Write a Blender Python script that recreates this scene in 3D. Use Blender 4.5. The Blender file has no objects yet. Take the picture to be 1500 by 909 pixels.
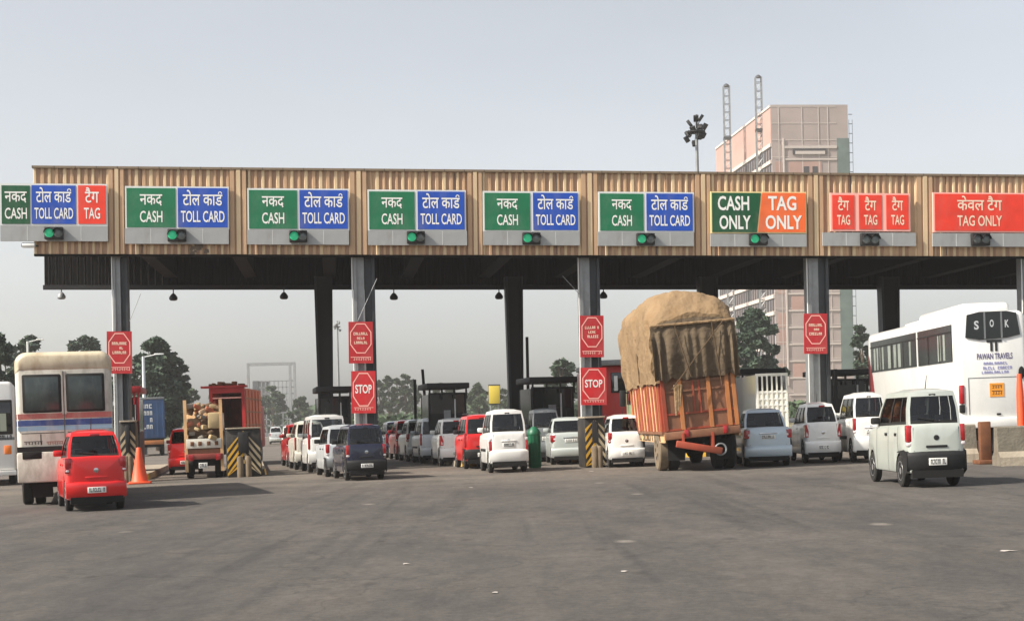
import bpy, bmesh, math, random
from mathutils import Vector, Matrix, noise
random.seed(7)
SC = bpy.context.scene
COL = SC.collection
R = math.radians
# ------------------------------------------------------------------ camera
F, PX, PY = 2200.0, 750.0, 614.0          # focal length and principal point in photo pixels (1500 wide)
ROLL, CAMH, SLOPE = 0.021, 1.357, 0.0159  # camera roll, eye height, cross slope of the toll apron
cr, sr = math.cos(ROLL), math.sin(ROLL)
CR, CU, CD = Vector((cr, 0, -sr)), Vector((sr, 0, cr)), Vector((0, 1, 0))
CAM = Vector((0, 0, CAMH))
cd = bpy.data.cameras.new('camera')
cd.sensor_width = 36; cd.lens = 36*F/1500; cd.shift_y = (PY-454.5)/1500; cd.clip_start = .1; cd.clip_end = 8000
cam = bpy.data.objects.new('camera', cd); COL.objects.link(cam)
cam.matrix_world = Matrix(((CR.x, CU.x, -CD.x, CAM.x), (CR.y, CU.y, -CD.y, CAM.y), (CR.z, CU.z, -CD.z, CAM.z), (0, 0, 0, 1)))
SC.camera = cam
# ------------------------------------------------------------------ sky, sun, exposure
SUN_EL, SUN_AZ = 41.0, 22.0
W = bpy.data.worlds.new("World"); SC.world = W; W.use_nodes = True
nt = W.node_tree; bg = nt.nodes['Background']
sky = nt.nodes.new('ShaderNodeTexSky'); sky.sky_type = 'NISHITA'; sky.sun_disc = False
sdir = Vector((-math.cos(R(SUN_AZ))*math.cos(R(SUN_EL)), -math.sin(R(SUN_AZ))*math.cos(R(SUN_EL)), math.sin(R(SUN_EL))))
sky.sun_elevation = R(SUN_EL); sky.sun_rotation = math.atan2(sdir.x, sdir.y)
sky.air_density = 1.0; sky.dust_density = 3.0; sky.ozone_density = 1.5; sky.altitude = 200
hs = nt.nodes.new('ShaderNodeHueSaturation'); hs.inputs['Saturation'].default_value = .33
nt.links.new(sky.outputs[0], hs.inputs['Color']); stc = nt.nodes.new('ShaderNodeTexCoord'); snz = nt.nodes.new('ShaderNodeTexNoise'); snz.inputs['Scale'].default_value = 3.0; snz.inputs['Detail'].default_value = 5
smp = nt.nodes.new('ShaderNodeMapping'); smp.inputs['Scale'].default_value = (1, 1, 3); nt.links.new(stc.outputs['Generated'], smp.inputs[0]); nt.links.new(smp.outputs[0], snz.inputs['Vector'])
srg = nt.nodes.new('ShaderNodeMapRange'); srg.inputs[1].default_value = .3; srg.inputs[2].default_value = .7; srg.inputs[3].default_value = .955; srg.inputs[4].default_value = 1.045; nt.links.new(snz.outputs[0], srg.inputs[0])
sml = nt.nodes.new('ShaderNodeMix'); sml.data_type = 'RGBA'; sml.blend_type = 'MULTIPLY'; sml.inputs[0].default_value = 1; nt.links.new(hs.outputs[0], sml.inputs[6]); nt.links.new(srg.outputs[0], sml.inputs[7]); nt.links.new(sml.outputs[2], bg.inputs[0])
bg.inputs[1].default_value = .12
sl = bpy.data.lights.new('sun', 'SUN'); sl.energy = 5.0; sl.angle = R(.7); sl.color = (1, .92, .8)
so = bpy.data.objects.new('sun', sl); COL.objects.link(so); so.rotation_euler = (-sdir).to_track_quat('-Z', 'Y').to_euler()
vs = SC.view_settings; vs.view_transform = 'Standard'; vs.look = 'None'; vs.gamma = 1; vs.use_curve_mapping = False; vs.exposure = 0.62
HAZE = .0004
SC.cycles.max_bounces = 6; SC.cycles.transparent_max_bounces = 12; SC.cycles.volume_bounces = 2
SC.cycles.use_denoising = True

# ------------------------------------------------------------------ pixel helpers
def ray(px, py): return CD + CR*((px-PX)/F) - CU*((py-PY)/F)
def D(px, py, z): return CAM + ray(px, py)*z
def G(px, py):
    d = ray(px, py); return CAM + d*(CAMH/(SLOPE*d.x-d.z))
def GD(px, z):                            # ground point at a pixel column and a depth
    x = z*(px-PX)/F
    for _ in range(4):
        v = (CAMH-SLOPE*x)/z*-1
        x = z*((px-PX)/F*cr + v*0 ) + 0
    x = z*(px-PX)/F
    return Vector((x, z, SLOPE*x))
def gy(px, z): return 642-.0369*px + CAMH*F/z   # pixel row of the ground there
def sc_at(z): return F/z
def gmat(p, yaw):                         # stands on the sloping apron
    t = Matrix.Rotation(-math.atan(SLOPE), 4, 'Y')
    return Matrix.Translation(p) @ t @ Matrix.Rotation(yaw, 4, 'Z')
def umat(p, yaw): return Matrix.Translation(p) @ Matrix.Rotation(yaw, 4, 'Z')
# ------------------------------------------------------------------ materials
def lin(c): c /= 255; return c/12.92 if c <= .04045 else ((c+.055)/1.055)**2.4
def C(r, g, b): return (lin(r), lin(g), lin(b), 1)
MATS = {}
def mat(name, col, rough=.6, metal=0, coat=0, vary=0, vscale=3, bump=0, bscale=20, dirt=0, dcol=(.16,.12,.08,1), emit=0, spec=.5, dscale=2.5):
    if name in MATS: return MATS[name]
    m = bpy.data.materials.new(name); m.use_nodes = True; n = m.node_tree; b = n.nodes['Principled BSDF']
    b.inputs['Base Color'].default_value = col; b.inputs['Roughness'].default_value = rough
    b.inputs['Metallic'].default_value = metal; b.inputs['Coat Weight'].default_value = coat; b.inputs['Coat Roughness'].default_value = .05
    b.inputs['Specular IOR Level'].default_value = spec
    if emit: b.inputs['Emission Color'].default_value = col; b.inputs['Emission Strength'].default_value = emit
    if vary or bump or dirt:
        tc = n.nodes.new('ShaderNodeTexCoord')
    out = None
    if vary:
        nz = n.nodes.new('ShaderNodeTexNoise'); nz.inputs['Scale'].default_value = vscale; nz.inputs['Detail'].default_value = 6
        n.links.new(tc.outputs['Object'], nz.inputs['Vector'])
        mr = n.nodes.new('ShaderNodeMapRange'); mr.inputs[1].default_value = .3; mr.inputs[2].default_value = .7
        mr.inputs[3].default_value = 1-vary; mr.inputs[4].default_value = 1+vary
        n.links.new(nz.outputs[0], mr.inputs[0])
        mx = n.nodes.new('ShaderNodeMix'); mx.data_type = 'RGBA'; mx.blend_type = 'MULTIPLY'; mx.inputs[0].default_value = 1
        mx.inputs[6].default_value = col; n.links.new(mr.outputs[0], mx.inputs[7]); out = mx.outputs[2]
    if dirt:
        nz = n.nodes.new('ShaderNodeTexNoise'); nz.inputs['Scale'].default_value = dscale; nz.inputs['Detail'].default_value = 8; nz.inputs['Roughness'].default_value = .65
        mp = n.nodes.new('ShaderNodeMapping'); mp.inputs['Scale'].default_value = (1, 1, .45)
        n.links.new(tc.outputs['Object'], mp.inputs[0]); n.links.new(mp.outputs[0], nz.inputs['Vector'])
        rp = n.nodes.new('ShaderNodeMapRange'); rp.inputs[1].default_value = .48; rp.inputs[2].default_value = .72; rp.inputs[4].default_value = dirt
        n.links.new(nz.outputs[0], rp.inputs[0])
        mx = n.nodes.new('ShaderNodeMix'); mx.data_type = 'RGBA'; n.links.new(rp.outputs[0], mx.inputs[0])
        if out: n.links.new(out, mx.inputs[6])
        else: mx.inputs[6].default_value = col
        mx.inputs[7].default_value = dcol; out = mx.outputs[2]
    if out: n.links.new(out, b.inputs['Base Color'])
    if bump:
        nz = n.nodes.new('ShaderNodeTexNoise'); nz.inputs['Scale'].default_value = bscale; nz.inputs['Detail'].default_value = 5
        n.links.new(tc.outputs['Object'], nz.inputs['Vector'])
        bp = n.nodes.new('ShaderNodeBump'); bp.inputs['Strength'].default_value = bump; bp.inputs['Distance'].default_value = .05
        n.links.new(nz.outputs[0], bp.inputs['Height']); n.links.new(bp.outputs[0], b.inputs['Normal'])
    MATS[name] = m; return m
def glassmat(name, tint, rough=.03, ior=1.62):
    m = bpy.data.materials.new(name); m.use_nodes = True; n = m.node_tree
    for x in list(n.nodes):
        if x.type != 'OUTPUT_MATERIAL': n.nodes.remove(x)
    out = [x for x in n.nodes if x.type == 'OUTPUT_MATERIAL'][0]
    t = n.nodes.new('ShaderNodeBsdfTransparent'); t.inputs[0].default_value = tint
    g = n.nodes.new('ShaderNodeBsdfGlossy'); g.inputs['Roughness'].default_value = rough
    fr = n.nodes.new('ShaderNodeFresnel'); fr.inputs[0].default_value = ior
    mx = n.nodes.new('ShaderNodeMixShader')
    n.links.new(fr.outputs[0], mx.inputs[0]); n.links.new(t.outputs[0], mx.inputs[1]); n.links.new(g.outputs[0], mx.inputs[2])
    n.links.new(mx.outputs[0], out.inputs[0]); MATS[name] = m; return m

def paint(name, c, vary=.03, dirt=.12): return mat(name, c, .32, 0, .6, vary, 1.5, dirt=dirt, dcol=(.25,.2,.15,1))
M_white = paint('white_paint', C(226,226,222)); M_whitew = paint('worn_white_paint', C(214,210,198), .06, .45)
M_red = paint('red_paint', C(205,22,22), .04, .05); M_dred = paint('dark_red_paint', C(160,26,30)); M_silver = mat('silver_paint', C(188,194,190), .35, .25, .5, .03, 2)
M_grey = mat('grey_paint', C(120,124,126), .35, .3, .5); M_blue = mat('pale_blue_paint', C(190,205,214), .32, .25, .6); M_navy = mat('navy_paint', C(24,28,52), .25, .1, .8)
M_lgrey = mat('light_grey_paint', C(196,200,202), .35, .2, .5)
M_black = mat('black_plastic', C(22,22,23), .6); M_under = mat('underbody', C(14,13,12), .9); M_int = mat('cabin_trim', C(40,39,40), .85)
M_seat = mat('seat_cloth', C(58,56,58), .9); M_tyre = mat('tyre_rubber', C(30,29,28), .85, vary=.2, vscale=8); M_rim = mat('rim_metal', C(165,165,165), .4, .6)
M_dusty = mat('dusty_tyre', C(112,98,80), .95, vary=.25, vscale=6)
M_lamp = mat('red_lens', C(158,24,30), .2, 0, .8); M_amber = mat('amber_lens', C(230,120,30), .25, 0, .6); M_clear = mat('clear_lens', C(215,205,205), .2, 0, .8)
M_plate = mat('plate_white', C(222,222,216), .5); M_platey = mat('plate_yellow', C(220,180,50), .5); M_ink = mat('plate_ink', C(40,40,44), .6)
M_chrome = mat('chrome', C(200,200,200), .15, 1); M_rubber = mat('window_rubber', C(24,23,22), .8)
M_glass = glassmat('car_glass', (.72,.77,.78,1)); M_dglass = mat('dark_glass', C(20,25,27), .06, spec=.8); M_bglass = glassmat('bus_glass', (.8,.84,.84,1), .18, 1.3)
M_steel = mat('galvanised_steel', C(138,141,143), .5, .3, vary=.1, vscale=3, dirt=.35, dcol=C(88,82,76)); M_dsteel = mat('dark_steel', C(52,56,60), .55, .2, vary=.15)
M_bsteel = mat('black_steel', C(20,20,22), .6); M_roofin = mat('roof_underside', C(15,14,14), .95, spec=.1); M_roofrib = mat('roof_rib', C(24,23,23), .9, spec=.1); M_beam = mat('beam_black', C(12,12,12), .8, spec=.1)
M_grn = mat('sign_green', C(0,108,70), .45, vary=.14, vscale=1.6, dirt=.22, dcol=(.3,.27,.24,1), dscale=2); M_dgrn = mat('sign_dark_green', C(0,78,44), .45, vary=.14, vscale=1.6, dirt=.22, dcol=(.3,.27,.24,1), dscale=2); M_sblue = mat('sign_blue', C(14,72,172), .45, vary=.14, vscale=1.6, dirt=.22, dcol=(.3,.27,.24,1), dscale=2)
M_sred = mat('sign_red', C(226,58,36), .45, vary=.14, vscale=1.6, dirt=.22, dcol=(.3,.27,.24,1), dscale=2); M_sorg = mat('sign_orange', C(232,104,44), .45, vary=.14, vscale=1.6, dirt=.22, dcol=(.3,.27,.24,1), dscale=2); M_stop = mat('stop_red', C(196,34,40), .45, vary=.14, vscale=1.6, dirt=.22, dcol=(.3,.27,.24,1), dscale=2)
M_stopd = mat('notice_red', C(176,28,36), .45, vary=.14, vscale=1.6, dirt=.22, dcol=(.3,.27,.24,1), dscale=2); M_letter = mat('letter_white', C(232,232,228), .5); M_letterp = mat('letter_pale', C(240,214,190), .5); M_pink = mat('letter_pink', C(238,176,164), .5)
M_frame = mat('sign_frame', C(214,216,214), .5); M_cream = mat('sign_cream', C(226,206,150), .5); M_spanel = mat('sign_aluminium', C(158,160,160), .5, .2, vary=.06, vscale=2, dirt=.3, dcol=C(120,116,108))
M_sigon = mat('signal_green', C(40,170,120), .3, emit=.3); M_sigoff = mat('signal_off', C(96,104,104), .25)
M_tan = mat('cladding_tan', C(186,154,122), .5, .05, vary=.05, vscale=1.5, dirt=.12, dcol=C(122,100,78), dscale=1.2); M_brown = mat('cladding_brown', C(164,130,104), .5, .05, vary=.05, vscale=1.5, dirt=.12, dcol=C(110,92,72), dscale=1.2)
M_crm = mat('cladding_cream', C(208,184,148), .5, .05, vary=.05, vscale=1.5, dirt=.12, dcol=C(140,118,92), dscale=1.2); M_cap = mat('fascia_cap', C(128,112,92), .5, .2, vary=.1)
M_yel = mat('stripe_yellow', C(206,158,44), .6, vary=.12, dirt=.5, dcol=C(90,80,60)); M_blk = mat('stripe_black', C(34,32,30), .7, vary=.2, dirt=.4, dcol=C(100,90,75)); M_pale = mat('stripe_pale', C(184,168,136), .7, vary=.15, dirt=.4)
M_conc = mat('concrete', C(150,140,124), .9, vary=.15, vscale=2, bump=.3, bscale=15, dirt=.5, dcol=C(112,98,78)); M_concd = mat('grey_concrete', C(112,106,94), .9, vary=.22, vscale=3, bump=.3, dirt=.7, dcol=C(96,72,50))
M_rust = mat('rusty_steel', C(104,64,38), .85, vary=.25, vscale=4)
M_cone = mat('cone_orange', C(232,84,44), .55, vary=.08); M_bin = mat('bin_green', C(16,92,62), .45, vary=.1)
M_tarp = mat('tarp_sand', C(132,109,80), .9, vary=.16, vscale=1.1, bump=.9, bscale=7, dirt=.6, dcol=C(120,92,58)); M_tarpd = mat('tarp_brown', C(94,80,62), .9, vary=.2, vscale=2, bump=.9, bscale=7, dirt=.5, dcol=C(70,58,44))
M_tor = mat('truck_orange', C(146,62,40), .6, vary=.2, vscale=3, dirt=.55, dcol=C(120,78,50)); M_tcr = mat('truck_cream', C(216,176,128), .6, vary=.2, dirt=.5, dcol=C(140,90,54)); M_tbr = mat('truck_brown', C(124,84,60), .7, vary=.25, vscale=3, dirt=.5, dcol=C(84,62,46))
M_torr = mat('truck_gold', C(176,112,62), .6, vary=.2, dirt=.5); M_rope = mat('rope', C(84,66,46), .9)
M_trunk = mat('bark', C(92,80,66), .9, vary=.2)
# ------------------------------------------------------------------ mesh builder
class MB:
    def __init__(s): s.v = []; s.f = []; s.mi = []; s.ms = []
    def _m(s, m):
        if m not in s.ms: s.ms.append(m)
        return s.ms.index(m)
    def face(s, pts, m):
        i = len(s.v); s.v += [Vector(p) for p in pts]; s.f.append(tuple(range(i, i+len(pts)))); s.mi.append(s._m(m))
    def box(s, x0, x1, y0, y1, z0, z1, m, X=None):
        p = [Vector((x, y, z)) for z in (z0, z1) for x, y in ((x0, y0), (x1, y0), (x1, y1), (x0, y1))]
        if X: p = [X @ q for q in p]
        for q in ((0,3,2,1), (4,5,6,7), (0,1,5,4), (1,2,6,5), (2,3,7,6), (3,0,4,7)): s.face([p[i] for i in q], m)
    def rbox(s, x0, x1, y0, y1, z0, z1, m, r=.02, X=None):    # chamfered box
        bm = bmesh.new(); bmesh.ops.create_cube(bm, size=1)
        for v in bm.verts: v.co = Vector((x0+(v.co.x+.5)*(x1-x0), y0+(v.co.y+.5)*(y1-y0), z0+(v.co.z+.5)*(z1-z0)))
        bmesh.ops.bevel(bm, geom=list(bm.edges), offset=r, segments=2, profile=.5, affect='EDGES')
        for f in bm.faces: s.face([(X @ v.co if X else v.co.copy()) for v in f.verts], m)
        bm.free()
    def tube(s, p0, p1, r0, r1, m, n=8, caps=True):
        p0, p1 = Vector(p0), Vector(p1); q = (p1-p0).to_track_quat('Z', 'Y')
        a = [p0+q @ Vector((math.cos(2*math.pi*i/n)*r0, math.sin(2*math.pi*i/n)*r0, 0)) for i in range(n)]
        b = [p1+q @ Vector((math.cos(2*math.pi*i/n)*r1, math.sin(2*math.pi*i/n)*r1, 0)) for i in range(n)]
        for i in range(n): j = (i+1) % n; s.face([a[i], a[j], b[j], b[i]], m)
        if caps: s.face(a[::-1], m); s.face(b, m)
    def lathe(s, c, prof, m, n=20, axis='Z', ms=None):        # prof: [(r, t)]
        c = Vector(c); rings = []
        for r, t in prof:
            ring = []
            for i in range(n):
                a = 2*math.pi*i/n; u, v = math.cos(a)*r, math.sin(a)*r
                ring.append(c+(Vector((u, v, t)) if axis == 'Z' else Vector((t, u, v)) if axis == 'X' else Vector((u, t, v))))
            rings.append(ring)
        for k in range(len(rings)-1):
            for i in range(n): j = (i+1) % n; s.face([rings[k][i], rings[k][j], rings[k+1][j], rings[k+1][i]], ms[k] if ms else m)
        s.face(rings[0][::-1], ms[0] if ms else m); s.face(rings[-1], ms[-1] if ms else m)
    def grid(s, rows, m, mf=None, skip=None):
        for i in range(len(rows)-1):
            for j in range(len(rows[0])-1):
                if skip and skip(i, j): continue
                s.face([rows[i][j], rows[i][j+1], rows[i+1][j+1], rows[i+1][j]], mf(i, j) if mf else m)
    def poly(s, pts, y0, y1, m, X=None):                       # polygon in XZ extruded in Y
        a = [Vector((p[0], y0, p[1])) for p in pts]; b = [Vector((p[0], y1, p[1])) for p in pts]
        if X: a = [X @ p for p in a]; b = [X @ p for p in b]
        s.face(a, m); s.face(b[::-1], m)
        for i in range(len(pts)): j = (i+1) % len(pts); s.face([a[j], a[i], b[i], b[j]], m)
    def xf(s, M): s.v = [M @ v for v in s.v]; return s
    def build(s, name, parent=None, smooth=40, bevel=0):
        me = bpy.data.meshes.new(name); me.from_pydata(s.v, [], s.f); me.polygons.foreach_set('material_index', s.mi)
        for m in s.ms: me.materials.append(m)
        if smooth is not None:
            bm = bmesh.new(); bm.from_mesh(me); bmesh.ops.remove_doubles(bm, verts=bm.verts, dist=.0006)
            bmesh.ops.recalc_face_normals(bm, faces=bm.faces)
            if smooth > 0:
                for f in bm.faces: f.smooth = True
                for e in bm.edges:
                    if len(e.link_faces) == 2: e.smooth = e.calc_face_angle(0) < R(smooth)
                    else: e.smooth = False
            bm.to_mesh(me); bm.free()
        o = bpy.data.objects.new(name, me); COL.objects.link(o)
        if parent: o.parent = parent
        if bevel:
            b = o.modifiers.new('bevel', 'BEVEL'); b.width = bevel; b.segments = 2; b.limit_method = 'ANGLE'
        return o
def tag(o, label=None, cat=None, group=None, kind=None):
    if label: o['label'] = label
    if cat: o['category'] = cat
    if group: o['group'] = group
    if kind: o['kind'] = kind
    return o
def empty(name, M=None, label=None, cat=None, group=None):
    o = bpy.data.objects.new(name, None); COL.objects.link(o); o.empty_display_size = .2
    if M is not None: o.matrix_world = M
    return tag(o, label, cat, group)
def kids(o): return [c for c in bpy.data.objects if c.parent == o]
def copy_tree(o, parent=None):
    c = o.copy(); COL.objects.link(c); c.parent = parent
    for ch in kids(o): copy_tree(ch, c)
    return c
def text_mb(body, x0, x1, z0, z1, y, m, bold=0.0, d=.004):
    """lettering filling the box x0..x1, z0..z1 in the plane y, facing -y"""
    c = bpy.data.curves.new('text', 'FONT'); c.body = body; c.offset = bold; c.resolution_u = 3
    o = bpy.data.objects.new('text', c); COL.objects.link(o)
    dg = bpy.context.evaluated_depsgraph_get(); me = bpy.data.meshes.new_from_object(o.evaluated_get(dg))
    xs = [v.co.x for v in me.vertices]; ys = [v.co.y for v in me.vertices]
    ax, bx, ay, by = min(xs), max(xs), min(ys), max(ys); mb = MB()
    fx = lambda v: Vector((x0+(v.x-ax)/(bx-ax)*(x1-x0), y, z0+(v.y-ay)/(by-ay)*(z1-z0)))
    for p in me.polygons:
        mb.face([fx(me.vertices[i].co) for i in p.vertices], m)
    # thin sides are not needed at this size: letters are painted sheets proud of the panel
    bpy.data.objects.remove(o); bpy.data.curves.remove(c); bpy.data.meshes.remove(me)
    return mb
def join(*mbs):
    a = MB()
    for b in mbs:
        n = len(a.v); a.v += b.v; a.f += [tuple(i+n for i in f) for f in b.f]; a.mi += [a._m(b.ms[k]) for k in b.mi]
    return a
def marks(x0, x1, z0, z1, y, m, n, seed=0, bar=False):
    """a row of small worn letter-like strokes too small to read"""
    rnd = random.Random(seed); mb = MB(); w = (x1-x0)/n; t = (z1-z0)*.24
    if bar: mb.face([(x0, y-.0006, z1-t*.8), (x1, y-.0006, z1-t*.8), (x1, y-.0006, z1), (x0, y-.0006, z1)], m); rnd.random()
    for i in range(n):
        a = x0+i*w+w*.1; b = a+w*.75
        if rnd.random() > .93: continue
        k = rnd.randrange(4); tw = w*.26
        rects = [(a, a+tw, z0, z1)]
        if bar: rects = [(b-tw, b, z0, z1-t), (a, b-tw, z0+(k+.6)*t*.6, z0+(k+1.4)*t*.6)]
        elif k != 1: rects.append((a+tw, b, z1-t, z1))
        if k in (0, 3) and not bar: rects.append((b-tw, b, z0, z1-t))
        if k in (1, 2) and not bar: rects.append((a+tw, b, z0, z0+t))
        for r in rects: mb.face([(r[0], y, r[2]), (r[1], y, r[2]), (r[1], y, r[3]), (r[0], y, r[3])], m)
    return mb
# ------------------------------------------------------------------ ground
def groundmat():
    m = bpy.data.materials.new('asphalt'); m.use_nodes = True; n = m.node_tree; b = n.nodes['Principled BSDF']; L = n.links.new
    tc = n.nodes.new('ShaderNodeTexCoord')
    def nz(scale, sx=1, sy=1, det=6, rough=.55, rot=0):
        mp = n.nodes.new('ShaderNodeMapping'); mp.inputs['Scale'].default_value = (sx, sy, 1); mp.inputs['Rotation'].default_value = (0, 0, rot)
        x = n.nodes.new('ShaderNodeTexNoise'); x.inputs['Scale'].default_value = scale; x.inputs['Detail'].default_value = det; x.inputs['Roughness'].default_value = rough
        L(tc.outputs['Object'], mp.inputs[0]); L(mp.outputs[0], x.inputs['Vector']); return x.outputs[0]
    def ramp(v, a, c0, c, c1):
        r = n.nodes.new('ShaderNodeValToRGB'); r.color_ramp.elements[0].position = a; r.color_ramp.elements[0].color = c0
        r.color_ramp.elements[1].position = c; r.color_ramp.elements[1].color = c1; L(v, r.inputs[0]); return r.outputs[0]
    def mix(f, a, bb, mode='MIX'):
        x = n.nodes.new('ShaderNodeMix'); x.data_type = 'RGBA'; x.blend_type = mode
        if isinstance(f, (int, float)): x.inputs[0].default_value = f
        else: L(f, x.inputs[0])
        if isinstance(a, tuple): x.inputs[6].default_value = a
        else: L(a, x.inputs[6])
        if isinstance(bb, tuple): x.inputs[7].default_value = bb
        else: L(bb, x.inputs[7])
        return x.outputs[2]
    base = ramp(nz(.55, 1, .35, 9, .68), .30, (.050, .047, .0445, 1), .70, (.098, .090, .081, 1))
    tar = ramp(nz(.22, 1, .3, 6, .6, .35), .5, (0, 0, 0, 1), .7, (.8, .8, .8, 1))
    c = mix(tar, base, (.042, .040, .038, 1))
    streak = ramp(nz(2.2, 1, .035, 5, .55, .12), .54, (0, 0, 0, 1), .70, (.55, .55, .55, 1))      # tyre streaks along the lanes
    c = mix(streak, c, (.030, .029, .028, 1))
    dust = ramp(nz(.8, 1, .4, 9, .7, .1), .50, (0, 0, 0, 1), .74, (.6, .6, .6, 1))
    c = mix(dust, c, (.105, .092, .078, 1))
    # worn dusty band close to the toll lanes, following the apron
    sx = n.nodes.new('ShaderNodeSeparateXYZ'); L(tc.outputs['Object'], sx.inputs[0])
    mr = n.nodes.new('ShaderNodeMapRange'); mr.inputs[1].default_value = 29; mr.inputs[2].default_value = 37; L(sx.outputs[1], mr.inputs[0])
    band = ramp(nz(.4, .35, 1.3, 6, .6), .35, (.25, .25, .25, 1), .7, (1, 1, 1, 1))
    mm = n.nodes.new('ShaderNodeMath'); mm.operation = 'MULTIPLY'; L(mr.outputs[0], mm.inputs[0]); L(band, mm.inputs[1])
    c = mix(mm.outputs[0], c, (.16, .138, .115, 1))
    med = ramp(nz(3.2, 1, .5, 8, .75), .34, (.82, .81, .82, 1), .68, (1.18, 1.165, 1.14, 1))
    vs_ = n.nodes.new('ShaderNodeTexVoronoi'); vs_.inputs['Scale'].default_value = .9; vm = n.nodes.new('ShaderNodeMapping'); vm.inputs['Scale'].default_value = (1.4, .8, 1); L(tc.outputs['Object'], vm.inputs[0]); L(vm.outputs[0], vs_.inputs['Vector'])
    c = mix(1, c, ramp(vs_.outputs['Distance'], .05, (.68, .67, .66, 1), .12, (1, 1, 1, 1)), 'MULTIPLY')
    vs2 = n.nodes.new('ShaderNodeTexVoronoi'); vs2.inputs['Scale'].default_value = .45; L(vm.outputs[0], vs2.inputs['Vector'])
    c = mix(ramp(vs2.outputs['Distance'], .03, (.8, .8, .8, 1), .09, (0, 0, 0, 1)), c, (.2, .18, .155, 1))
    c = mix(1, c, med, 'MULTIPLY')
    fine = ramp(nz(14, 1, 1, 4, .7), .3, (.8, .8, .8, 1), .7, (1.2, 1.2, 1.2, 1))
    c = mix(1, c, fine, 'MULTIPLY')
    # cracks
    vo = n.nodes.new('ShaderNodeTexVoronoi'); vo.feature = 'DISTANCE_TO_EDGE'; vo.inputs['Scale'].default_value = .22
    wv = n.nodes.new('ShaderNodeTexNoise'); wv.inputs['Scale'].default_value = 1.2; wv.inputs['Detail'].default_value = 5; L(tc.outputs['Object'], wv.inputs['Vector'])
    av = n.nodes.new('ShaderNodeVectorMath'); av.operation = 'MULTIPLY_ADD'; L(wv.outputs['Color'], av.inputs[0]); av.inputs[1].default_value = (2.2, 2.2, 0); L(tc.outputs['Object'], av.inputs[2])
    L(av.outputs[0], vo.inputs['Vector'])
    ck = ramp(vo.outputs['Distance'], .0, (.72, .72, .72, 1), .008, (1, 1, 1, 1))
    c = mix(1, c, ck, 'MULTIPLY')
    L(c, b.inputs['Base Color']); b.inputs['Roughness'].default_value = .88; b.inputs['Specular IOR Level'].default_value = .3
    bp = n.nodes.new('ShaderNodeBump'); bp.inputs['Strength'].default_value = .35; bp.inputs['Distance'].default_value = .03
    L(nz(22, 1, 1, 5, .7), bp.inputs['Height']); L(bp.outputs[0], b.inputs['Normal'])
    return m
M_asph = groundmat()
M_earth = mat('dry_earth', C(120,112,84), .95, vary=.25, vscale=.08, dirt=.7, dcol=C(84,92,58), dscale=.05)
def sheet(name, pts, z, m):
    mb = MB(); mb.face([(x, y, SLOPE*x+z) for x, y in pts], m); o = mb.build(name, smooth=None); o['kind'] = 'structure'; return o
sheet('ground', [(-900, -60), (900, -60), (900, 1500), (-900, 1500)], -.012, M_earth)
ROADYAW = R(10)
ry = math.tan(ROADYAW)
sheet('toll_apron', [(-40, -40), (40, -40), (40, 60), (18, 120), (-9, 130), (-34, 120), (-40, 60)], 0, M_asph)
sheet('road', [(-34, 122), (-10, 132), (-10-ry*900, 1032), (-34-ry*900, 1032)], -.004, M_asph)
# ------------------------------------------------------------------ toll canopy
O = D(50, 372, 43.8); E1 = D(1500, 375.5, 47.4)
ex = (E1-O).normalized(); ey = Vector((-ex.y, ex.x, 0)).normalized(); ez = ex.cross(ey)
CM = Matrix(((ex.x, ey.x, ez.x, O.x), (ex.y, ey.y, ez.y, O.y), (ex.z, ey.z, ez.z, O.z), (0, 0, 0, 1))); CI = CM.inverted()
def FP(px, py, off=0.0):                   # photo pixel -> canopy-local x, z on the plane y = off
    o = CI @ CAM; d = CI.to_3x3() @ ray(px, py); t = (off-o.y)/d.y; p = o+d*t; return p.x, p.z
LEN = FP(1790, 375)[0]; FH = FP(760, 253)[1]; BACK = 10.4
canopy = empty('toll_canopy', CM, 'long toll plaza canopy clad in tan and cream ribbed sheet', 'canopy')
mb = MB(); x = 0.0; prof = []; rnd = random.Random(3)
seq = []
while x < LEN:
    w = rnd.choice((.09, .10, .115)); seq.append((x, w)); x += w+.0
for i, (x, w) in enumerate(seq):
    up = i % 2 == 0
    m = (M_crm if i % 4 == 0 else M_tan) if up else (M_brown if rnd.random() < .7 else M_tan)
    y = -.035 if up else .0
    a, b = x, min(x+w, LEN); k = .018
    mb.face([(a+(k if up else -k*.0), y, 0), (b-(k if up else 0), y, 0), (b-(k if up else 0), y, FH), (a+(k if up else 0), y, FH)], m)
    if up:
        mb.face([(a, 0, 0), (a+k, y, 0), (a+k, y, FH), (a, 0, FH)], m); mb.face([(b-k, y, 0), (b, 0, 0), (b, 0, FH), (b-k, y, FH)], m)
mb.box(0, LEN, .03, .12, 0.002, FH-.002, M_tan)
mb.build('front_fascia', canopy, smooth=None)
mb = MB(); mb.box(-.03, LEN, -.09, .14, FH+.003, FH+.07, M_cap)
for i in range(60): mb.box(i*.6, i*.6+.012, -.093, -.09, FH+.003, FH+.072, M_bsteel)
mb.build('fascia_cap', canopy)
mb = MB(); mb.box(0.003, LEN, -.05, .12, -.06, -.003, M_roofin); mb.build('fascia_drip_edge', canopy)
for a, b in ((160,182), (337,361), (513,537), (685,706), (851,875), (1018,1040), (1183,1205), (1342,1365), (1500,1520)):
    xa, xb = FP(a, 320)[0], FP(b, 320)[0]; w = (xb-xa); mb = MB()
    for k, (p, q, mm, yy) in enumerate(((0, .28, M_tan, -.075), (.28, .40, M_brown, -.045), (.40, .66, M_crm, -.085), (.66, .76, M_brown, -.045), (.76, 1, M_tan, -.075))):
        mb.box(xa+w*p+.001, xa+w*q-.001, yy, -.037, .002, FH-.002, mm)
    mb.build('pilaster', canopy, smooth=None)
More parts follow.
